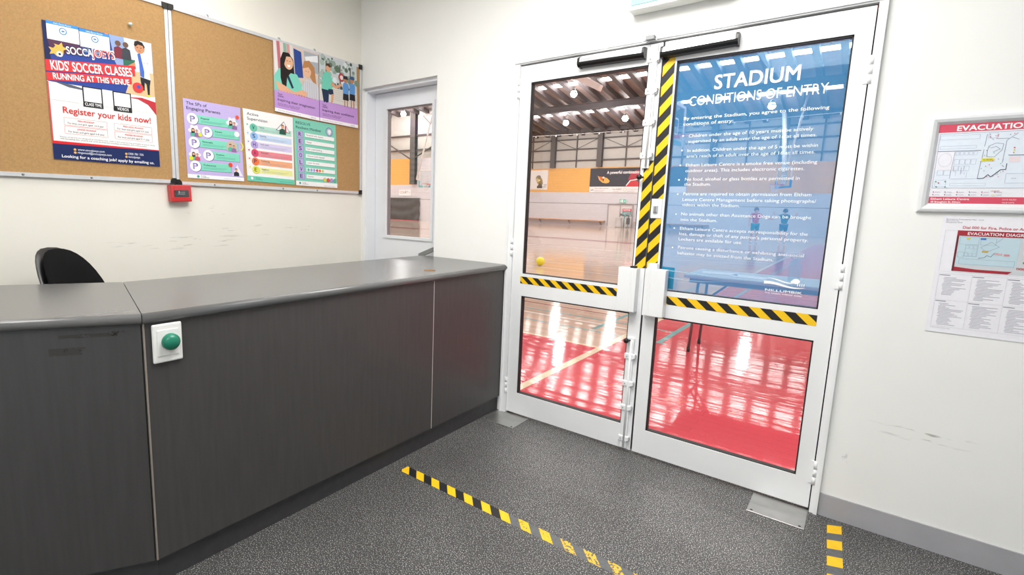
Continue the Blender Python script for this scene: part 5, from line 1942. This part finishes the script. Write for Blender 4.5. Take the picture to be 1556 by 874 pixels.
# far door, its signs and the exit light
root = empty('door_4', (-13.05, D, 0))
tag(root, 'pale door at the right end of the far wall seen through the left door', 'door', kind='structure')
MB().box(-.88, .88, -.05, -.001, 0, 1.62, mat('far_door_paint', '#e2dcdb', .5)).build('leaf', None, root)
m_ = MB()
for (a, b, c, d) in ((-.96, -.88, 0, 1.66), (.88, .96, 0, 1.66), (-.88, .88, 1.60, 1.66), (-.03, .03, 0, 1.6)):
    m_.box(a, b, -.09, -.001, c, d, mat('far_door_frame', '#b7afae', .5))
m_.build('door_surround', None, root)
m_ = MB().tube([(.08, -.10, .93), (.22, -.10, .93)], .035, 8, M_GREY).rbox(.05, .13, -.1, -.04, .85, 1.0, .01, 1, M_GREY)
m_.build('door_handle', None, root)
S, root = wall_sheet('wall_sign', 'red and teal safety sign on the far door', 'sign', -12.85, -12.2, .82, 1.36, D - .06, '#eef0ee')
S.rect(0, 0, 1, .40, '#e0485a', 1)
S.text('NOTICE', .10, .30, .13, '#fbf3f4', .5, bold=.04, lvl=2)
S.rect(0, .42, 1, 1, '#4f8f96', 1)
for k in range(3):
    S.rect(.08, .50 + k * .12, .92, .56 + k * .12, '#cfe2e4', 2)
S.rect(.80, .82, .96, .95, '#f2f4f4', 2)
S.done('print', root)
S, root = wall_sheet('wall_notice', 'white notice with red print on the wall right of the far door', 'notice', -11.85, -11.35, .95, 1.32, YF, '#f6f3f2')
S.rect(.05, .08, .95, .28, '#e88a90', 1)
for k in range(3):
    S.rect(.1, .4 + k * .16, .8, .46 + k * .16, '#dfc9c8', 1)
S.done('print', root)
S, root = wall_sheet('exit_sign', 'small green and white exit sign above the far door', 'exit sign', -13.15, -12.65, 1.78, 2.04, D - .06, '#5fd0b8')
S.rect(.30, .12, .58, .88, '#f3fbf9', 1)
S.poly([(.12, .30), (.22, .30), (.26, .55), (.16, .8), (.08, .8), (.14, .55)], '#eefaf7', 1)
S.poly([(.68, .5), (.86, .28), (.86, .42), (.95, .42), (.95, .58), (.86, .58), (.86, .72)], '#eefaf7', 1)
S.done('pictogram', root)
MB().rbox(-.27, .27, -.025, .058, -.15, .15, .01, 1, M_WHITEPL).build('housing', None, root)
# timber benches fixed to the wall
M_BENCH = mat('bench_timber', '#d8a67c', .4, var=.12, scale=8, stretch=(.2, 2, 2))
for (x0, x1, z, lab) in ((-22.5, -14.15, .36, 'long timber wall bench along the far wall'), (-11.85, -7.0, .36, 'timber wall bench right of the far door')):
    root = empty('wall_bench', ((x0 + x1) / 2, D, 0))
    tag(root, lab, 'bench')
    a = (x1 - x0) / 2
    MB().rbox(-a, a, -.42, -.002, z, z + .07, .01, 1, M_BENCH).build('seat_board', None, root)
    n_ = max(3, int(a * 1.1))
    for k in range(n_):
        x = -a + .3 + (2 * a - .6) * k / (n_ - 1)
        m_ = MB().box(x - .02, x + .02, -.38, -.002, z - .05, z, M_GREY)
        m_.prism([(x - .02, -.36, z - .05), (x - .02, -.31, z - .05), (x - .02, -.002, .09), (x - .02, -.002, .14)], (.04, 0, 0), M_GREY)
        m_.build('bracket', None, root)
# stand with a curved arm beside the far door
root = empty('curved_arm_stand', (-12.5, D - .75, 0))
tag(root, 'grey stand with a curved arm in front of the far door', 'stand')
MB().lathe([(0, 0), (.26, 0), (.24, .10), (.22, .62), (.26, .70), (.24, .72), (0, .70)], (-.32, 0, 0), (0, 0, 1), 20, mat('pale_grey_bin', '#d3d0d0', .4)).build('drum', None, root)
m_ = MB().tube([(.05, 0, 0), (.05, 0, .62), (.12, 0, .92), (.32, 0, 1.04), (.52, 0, .98), (.60, 0, .86)], .045, 10, mat('green_grey_metal', '#8fa8a2', .4))
m_.build('arm', None, root)
m_ = MB().rbox(.24, .46, -.08, .08, .25, .70, .03, 2, mat('dark_grey_box', '#5a6064', .5)).tube([(.35, 0, .69), (.42, 0, .98)], .04, 8, M_GREY).lathe([(0, 0), (.16, 0), (.14, .05), (.05, .08), (.05, .26)], (.35, 0, 0), (0, 0, 1), 14, M_GREY)
m_.build('post', None, root)

# court sign and black curtain on the nearer left wall
S, root = wall_sheet('court_sign', 'white COURT 1 sign on the pale wall above the black curtain', 'sign', -28.2, -26.95, 1.95, 2.40, DJ - .002, '#fbfafa')
S.text('COURT 1', .08, .66, .20, '#6d6a6e', 1.02, lvl=2)
S.done('lettering', root)
root = empty('black_curtain', (-28.6, DJ - .12, 0))
tag(root, 'black sagging curtain hung against the pale wall, seen in the single door', 'curtain')
m_ = MB()
nx, nz = 70, 16
g = []
for i in range(nx + 1):
    x = -3.4 + 6.1 * i / nx
    col = []
    for j in range(nz + 1):
        z = 1.70 * j / nz
        sag = .05 * math.sin(9 * ((x - .6) ** 2 * .12 + (1.7 - z) * .9)) + .035 * math.sin(x * 7 + z)
        col.append(m_.bm.verts.new((x, sag, z + .01)))
    g.append(col)
m_.mi(mat('black_curtain_cloth', '#4a4644', .8, var=.1))
for i in range(nx):
    for j in range(nz):
        f = m_.bm.faces.new((g[i][j], g[i + 1][j], g[i + 1][j + 1], g[i][j + 1]))
        f.smooth = True
o = m_.build('cloth', None, root)
so = o.modifiers.new('thick', 'SOLIDIFY')
so.thickness = .012
MB().tube([(-3.5, 0, 1.74), (2.75, 0, 1.74)], .03, 8, M_STL).build('rail', None, root)
MB().box(-3.4, 2.7, -.10, -.06, .0, .045, L_RED).build('weighted_hem', None, root)


# ------------------------------------------------------------------ basketball backstops
M_ORG = mat('ring_red', '#d9505a', .4)
M_PAD = mat('teal_padding', '#6fb6c6', .5)
M_PADB = mat('blue_padding', '#2f6fae', .5)
M_NETM = mat('net_cord', '#e6e2de', .8)
M_CLEAR = thin_glass('backboard_clear', (.93, .96, .97))


def backstop(loc, rz, label, pad, arms):
    """backboard in the local xz plane, ring towards -y; origin at the middle of the lower edge"""
    root = empty('basketball_backstop', loc, rz)
    tag(root, label, 'basketball hoop', 'basketball backstops')
    w, h = .9, 1.05
    MB().box(-w, w, 0, .012, 0, h, M_CLEAR).build('backboard', None, root)
    m_ = MB()
    for (a, b, c, d) in ((-w, -w + .06, 0, h), (w - .06, w, 0, h), (-w, w, h - .06, h), (-w, w, 0, .06)):
        m_.box(a, b, -.012, .03, c, d, M_WHITEPL)
    m_.build('board_frame', None, root)
    m_ = MB()
    for (a, b, c, d) in ((-.30, -.25, .20, .65), (.25, .30, .20, .65), (-.30, .30, .60, .65), (-.30, .30, .20, .25)):
        m_.box(a, b, -.006, -.001, c, d, M_WHITEPL)
    m_.build('target_square', None, root)
    m_ = MB()
    m_.rbox(-w - .03, w + .03, -.03, .06, -.05, .06, .02, 2, pad)
    for s in (-1, 1):
        m_.rbox(s * w - .05, s * w + .05, -.03, .06, -.03, .38, .02, 2, pad)
    m_.build('edge_padding', None, root)
    m_ = MB()
    cy, cz, r = -.38, .15, .23
    m_.tube([(r * math.cos(2 * PI * k / 24), cy + r * math.sin(2 * PI * k / 24), cz) for k in range(25)], .012, 8, M_ORG, cap=False)
    m_.box(-.09, .09, -.17, -.0, cz - .06, cz + .01, M_ORG)
    rg = m_.build('ring', None, root)
    m_ = MB()
    n_ = 12
    for k in range(n_):
        for s in (1, -1):
            P = []
            for j in range(6):
                a = 2 * PI * (k + s * j * .5) / n_
                q = r * (1 - .10 * j) if j < 5 else r * .56
                P.append((q * math.cos(a), cy + q * math.sin(a), cz - .085 * j))
            m_.tube(P, .005, 4, M_NETM, cap=False)
    m_.build('net', None, rg)
    m_ = MB()
    for P, rr_ in arms:
        m_.tube(P, rr_, 10, M_WHITEPL)
    m_.build('support_arm', None, root)
    return root


# seen through the single door: faces the doors, hangs from a long white pole
top_z = RZ(22) - 2.9
backstop((-20.52, 22.0, 2.44), 0, 'glass backboard with teal edge hung from a white pole, in the single door', M_PAD,
         [([(-1.2, .05, .45), (.05, .1, 4.5)], .055), ([(.05, .1, 4.5), (-.78, .1, 4.43), (-.14, .1, 3.9)], .05), ([(.05, .1, 4.5), (.35, .1, 4.1), (-.14, .1, 3.9)], .045), ([(.05, .1, 4.5), (.2, .1, top_z)], .055), ([(-1.2, .05, .45), (-.9, .02, .45)], .03)])
# near hoop at the left edge of the blue sign
t2 = RZ(12.4) - 3.25
backstop((-3.05, 12.4, 3.22), math.radians(90), 'near basketball ring with white net at the left edge of the blue sign', M_PAD,
         [([(-.3, .03, .9), (-.25, 1.3, 3.2), (-.25, 1.3, t2)], .05), ([(.3, .03, .9), (.25, 1.3, 3.2), (.25, 1.3, t2)], .05), ([(-.25, 1.3, 3.2), (.25, 1.3, 3.2)], .04), ([(0, .03, .3), (0, 1.3, 3.2)], .04)])
# far hoop with blue padding, side on
t3 = RZ(31) - 2.9
backstop((-2.55, 30.5, 2.72), math.radians(-62), 'far basketball backboard with blue padding on a long leaning pole, behind the blue sign', M_PADB,
         [([(0, .08, .2), (-2.4, .6, 4.2), (-3.4, .8, t3)], .12), ([(0, .08, .9), (.8, .4, t3)], .05)])

# ------------------------------------------------------------------ folding table, bottle and papers inside the right door
TX0, TX1, TY0, TY1, TZ = .12, 1.95, 2.33, 2.97, .76
root = empty('folding_table', ((TX0 + TX1) / 2, (TY0 + TY1) / 2, 0))
tag(root, 'grey folding table standing on the red floor just inside the right door', 'table')
a, b = (TX1 - TX0) / 2, (TY1 - TY0) / 2
MB().rbox(-a, a, -b, b, TZ - .035, TZ, .012, 3, mat('table_top_grey', '#bfc2c0', .5)).build('tabletop', None, root)
M_LEG = mat('table_leg_grey', '#7d7071', .4, .5)
m_ = MB()
for y in (-b + .03, b - .05):
    m_.box(-a + .05, a - .05, y, y + .022, TZ - .075, TZ - .034, M_LEG)
m_.build('apron', None, root)
for sx in (-1, 1):
    x = sx * (a - .075)
    for sy in (-1, 1):
        y = sy * (b - .14)
        m_ = MB().tube([(x - sx * .03, y, TZ - .04), (x, y + sy * .02, .03)], .013, 8, M_LEG)
        l_ = m_.build('leg', None, root)
        MB().tube([(x, y + sy * .02, .045), (x, y + sy * .02, .0)], .016, 8, M_BLACK).build('foot', None, l_)
    m_ = MB().tube([(x - sx * .02, -b + .15, .45), (x - sx * .02, b - .15, .45)], .010, 8, M_LEG)
    m_.tube([(x - sx * .02, -.05, .45), (x - sx * .30, -.05, TZ - .05)], .009, 8, M_LEG)
    m_.tube([(x - sx * .02, .05, .45), (x - sx * .30, .05, TZ - .05)], .009, 8, M_LEG)
    m_.build('leg_brace', None, root)
root = empty('spray_bottle', (.955, 2.60, TZ))
tag(root, 'clear spray bottle standing on the folding table', 'spray bottle')
M_BOT = printed_film('bottle_clear_plastic', '#e4efee', .22)
MB().lathe([(0, 0), (.040, 0), (.046, .006), (.047, .13), (.043, .155), (.022, .185), (.017, .20)], (0, 0, 0), (0, 0, 1), 24, M_BOT).build('body', None, root)
MB().rbox(-.048, .045, -.014, .014, .215, .250, .006, 2, M_WHITEPL).rbox(-.070, -.046, -.007, .007, .226, .244, .003, 1, M_WHITEPL).lathe([(.019, 0), (.019, .022)], (0, 0, .196), (0, 0, 1), 14, M_WHITEPL).build('spray_head', None, root)
MB().tube([(-.035, 0, .222), (-.045, 0, .200), (-.032, 0, .175)], .005, 8, M_WHITEPL).build('trigger', None, root)
for k, (x, y, r_, lab) in enumerate(((.36, 2.66, .2, 'white paper at the left end of the folding table, nearest the edge'), (.62, 2.58, -.15, 'white paper on the folding table, middle of the papers'))):
    o = MB().rbox(-.148, .148, -.105, .105, 0, .004, .0005, 1, mat('paper_white', '#eeeeec', .6)).build('paper_sheet')
    o.location = (x, y, TZ + .0003)
    o.rotation_euler.z = r_
    tag(o, lab, 'paper')
# ball
root = empty('ball', (-4.374, 7.687, .0))
tag(root, 'small yellow ball lying on the court seen in the left door', 'ball')
MB().sphere((0, 0, .10), .10, mat('ball_yellow', '#f6ee3a', .45), 24).build('ball_skin', None, root)


# ------------------------------------------------------------------ people playing far across the court
def person(loc, rz, h, label, shirt, shorts, hair, arm_r, arm_l, ponytail=False):
    root = empty('person', loc, rz)
    tag(root, label, 'person', 'people on the far court')
    k = h / 1.70
    J = {'pelvis': (0, 0, .93, .125, .10), 'waist': (0, 0, 1.08, .115, .085), 'chest': (0, .01, 1.27, .145, .10), 'neckb': (0, .0, 1.42, .07, .06), 'neck': (0, -.01, 1.475, .048, .048), 'chin': (0, -.02, 1.54, .06, .07), 'head': (0, -.012, 1.61, .078, .09), 'crown': (0, 0, 1.67, .055, .065),
         'nose': (0, -.098, 1.585, .012, .012)}
    E = [('pelvis', 'waist'), ('waist', 'chest'), ('chest', 'neckb'), ('neckb', 'neck'), ('neck', 'chin'), ('chin', 'head'), ('head', 'crown'), ('head', 'nose')]
    for s, n in ((-1, 'l'), (1, 'r')):
        J['hip' + n] = (s * .085, 0, .88, .085, .09)
        J['knee' + n] = (s * (.11 if n == 'l' else .13), -.03 if n == 'l' else .05, .49, .055, .06)
        J['calf' + n] = (s * .115, .02 if n == 'l' else .09, .33, .052, .055)
        J['ank' + n] = (s * .12, .03 if n == 'l' else .12, .09, .035, .04)
        J['toe' + n] = (s * .13, -.12 if n == 'l' else -.03, .035, .04, .03)
        E += [('pelvis', 'hip' + n), ('hip' + n, 'knee' + n), ('knee' + n, 'calf' + n), ('calf' + n, 'ank' + n), ('ank' + n, 'toe' + n)]
        A = arm_l if n == 'l' else arm_r
        J['sh' + n] = (s * .17, .0, 1.395, .06, .06)
        J['el' + n] = A[0] + (.042, .042)
        J['wr' + n] = A[1] + (.029, .026)
        dv = (Vector(A[1]) - Vector(A[0])).normalized()
        wv = Vector(A[1])
        side = dv.cross(Vector((0, 1, 0)))
        side = (side if side.length > .1 else Vector((1, 0, 0))).normalized()
        J['pa' + n] = tuple(wv + dv * .07) + (.036, .018)
        E += [('chest', 'sh' + n), ('sh' + n, 'el' + n), ('el' + n, 'wr' + n), ('wr' + n, 'pa' + n)]
        for q, (off_, ln) in enumerate(((-.030, .075), (-.010, .088), (.010, .083), (.029, .065))):
            J['f%d%s' % (q, n)] = tuple(wv + dv * (.075 + ln * .5) + side * off_ * 1.1) + (.009, .009)
            J['g%d%s' % (q, n)] = tuple(wv + dv * (.075 + ln) + side * off_ * 1.2 + Vector((0, -.015, 0))) + (.008, .008)
            E += [('pa' + n, 'f%d%s' % (q, n)), ('f%d%s' % (q, n), 'g%d%s' % (q, n))]
        J['th' + n] = tuple(wv + dv * .06 + side * -.065) + (.010, .010)
        E += [('wr' + n, 'th' + n)]

    def skin(names, edges, name, m, grow=0.0, rootv='pelvis', over=None):
        idx = {n: i for i, n in enumerate(names)}
        me = bpy.data.meshes.new(name)
        pos = dict((n, J[n][:3]) for n in names)
        if over:
            pos.update(over)
        me.from_pydata([tuple(c * k for c in pos[n]) for n in names], [(idx[a], idx[b]) for a, b in edges if a in idx and b in idx], [])
        o = bpy.data.objects.new(name, me)
        C.objects.link(o)
        o.parent = root
        md = o.modifiers.new('skin', 'SKIN')
        for n, v in zip(names, me.skin_vertices[0].data):
            v.radius = ((J[n][3] + grow) * k, (J[n][4] + grow) * k)
            v.use_root = n == rootv
        sb = o.modifiers.new('sub', 'SUBSURF')
        sb.levels = sb.render_levels = 2
        me.materials.append(m)
        return o

    names = list(J)
    skin(names, E, 'body', mat('skin_tone', '#d8a384', .55))
    up_ = ['pelvis', 'waist', 'chest', 'neckb', 'shl', 'shr', 'ell', 'elr']
    over = {}
    for n in ('l', 'r'):
        over['el' + n] = tuple(Vector(J['sh' + n][:3]).lerp(Vector(J['el' + n][:3]), .62))
    skin(up_, E, 'shirt', mat('shirt_' + shirt, shirt, .8), .022, 'pelvis', over)
    over = {'kneel': tuple(Vector(J['hipl'][:3]).lerp(Vector(J['kneel'][:3]), .75)), 'kneer': tuple(Vector(J['hipr'][:3]).lerp(Vector(J['kneer'][:3]), .75))}
    skin(['pelvis', 'hipl', 'hipr', 'kneel', 'kneer'], E, 'shorts', mat('shorts_' + shorts, shorts, .8), .026, 'pelvis', over)
    m_ = MB()
    m_.lathe([(.0, .115), (.05, .105), (.088, .06), (.098, .01), (.094, -.04), (.06, -.05)], (0, .022 * k, 1.625 * k), (0, .25, 1), 18, mat('hair_' + hair, hair, .8))
    if ponytail:
        m_.tube([(0, .10 * k, 1.66 * k), (0, .17 * k, 1.60 * k), (0, .17 * k, 1.45 * k)], [.03, .035, .012], 10, MATS['hair_' + hair])
    m_.build('hair', None, root)
    for s, n in ((-1, 'l'), (1, 'r')):
        an, to = Vector(J['ank' + n][:3]), Vector(J['toe' + n][:3])
        c = (an + to) / 2
        m_ = MB().rbox((c.x - .05) * k, (c.x + .05) * k, (to.y - .05) * k, (an.y + .055) * k, 0, .085 * k, .03, 3, mat('shoe_white', '#e9e6e4', .6))
        m_.build('shoe', None, root)
    return root


person((-2.55, 23.4, 0), math.radians(20), 1.52, 'person in a red top and teal shorts holding an arm out on the far court', '#c2485c', '#2f7f8e', '#5a3c30',
       ((.36, -.06, 1.27), (.58, -.20, 1.22)), ((-.26, .0, 1.14), (-.28, -.12, .93)), True)
person((-1.62, 24.6, 0), math.radians(200), 1.50, 'person in a dark teal top with hands raised to the side on the far court', '#2a6a80', '#2a5f86', '#3d2f2a',
       ((.36, -.05, 1.24), (.42, -.15, 1.45)), ((-.36, -.05, 1.28), (-.50, -.12, 1.42)))
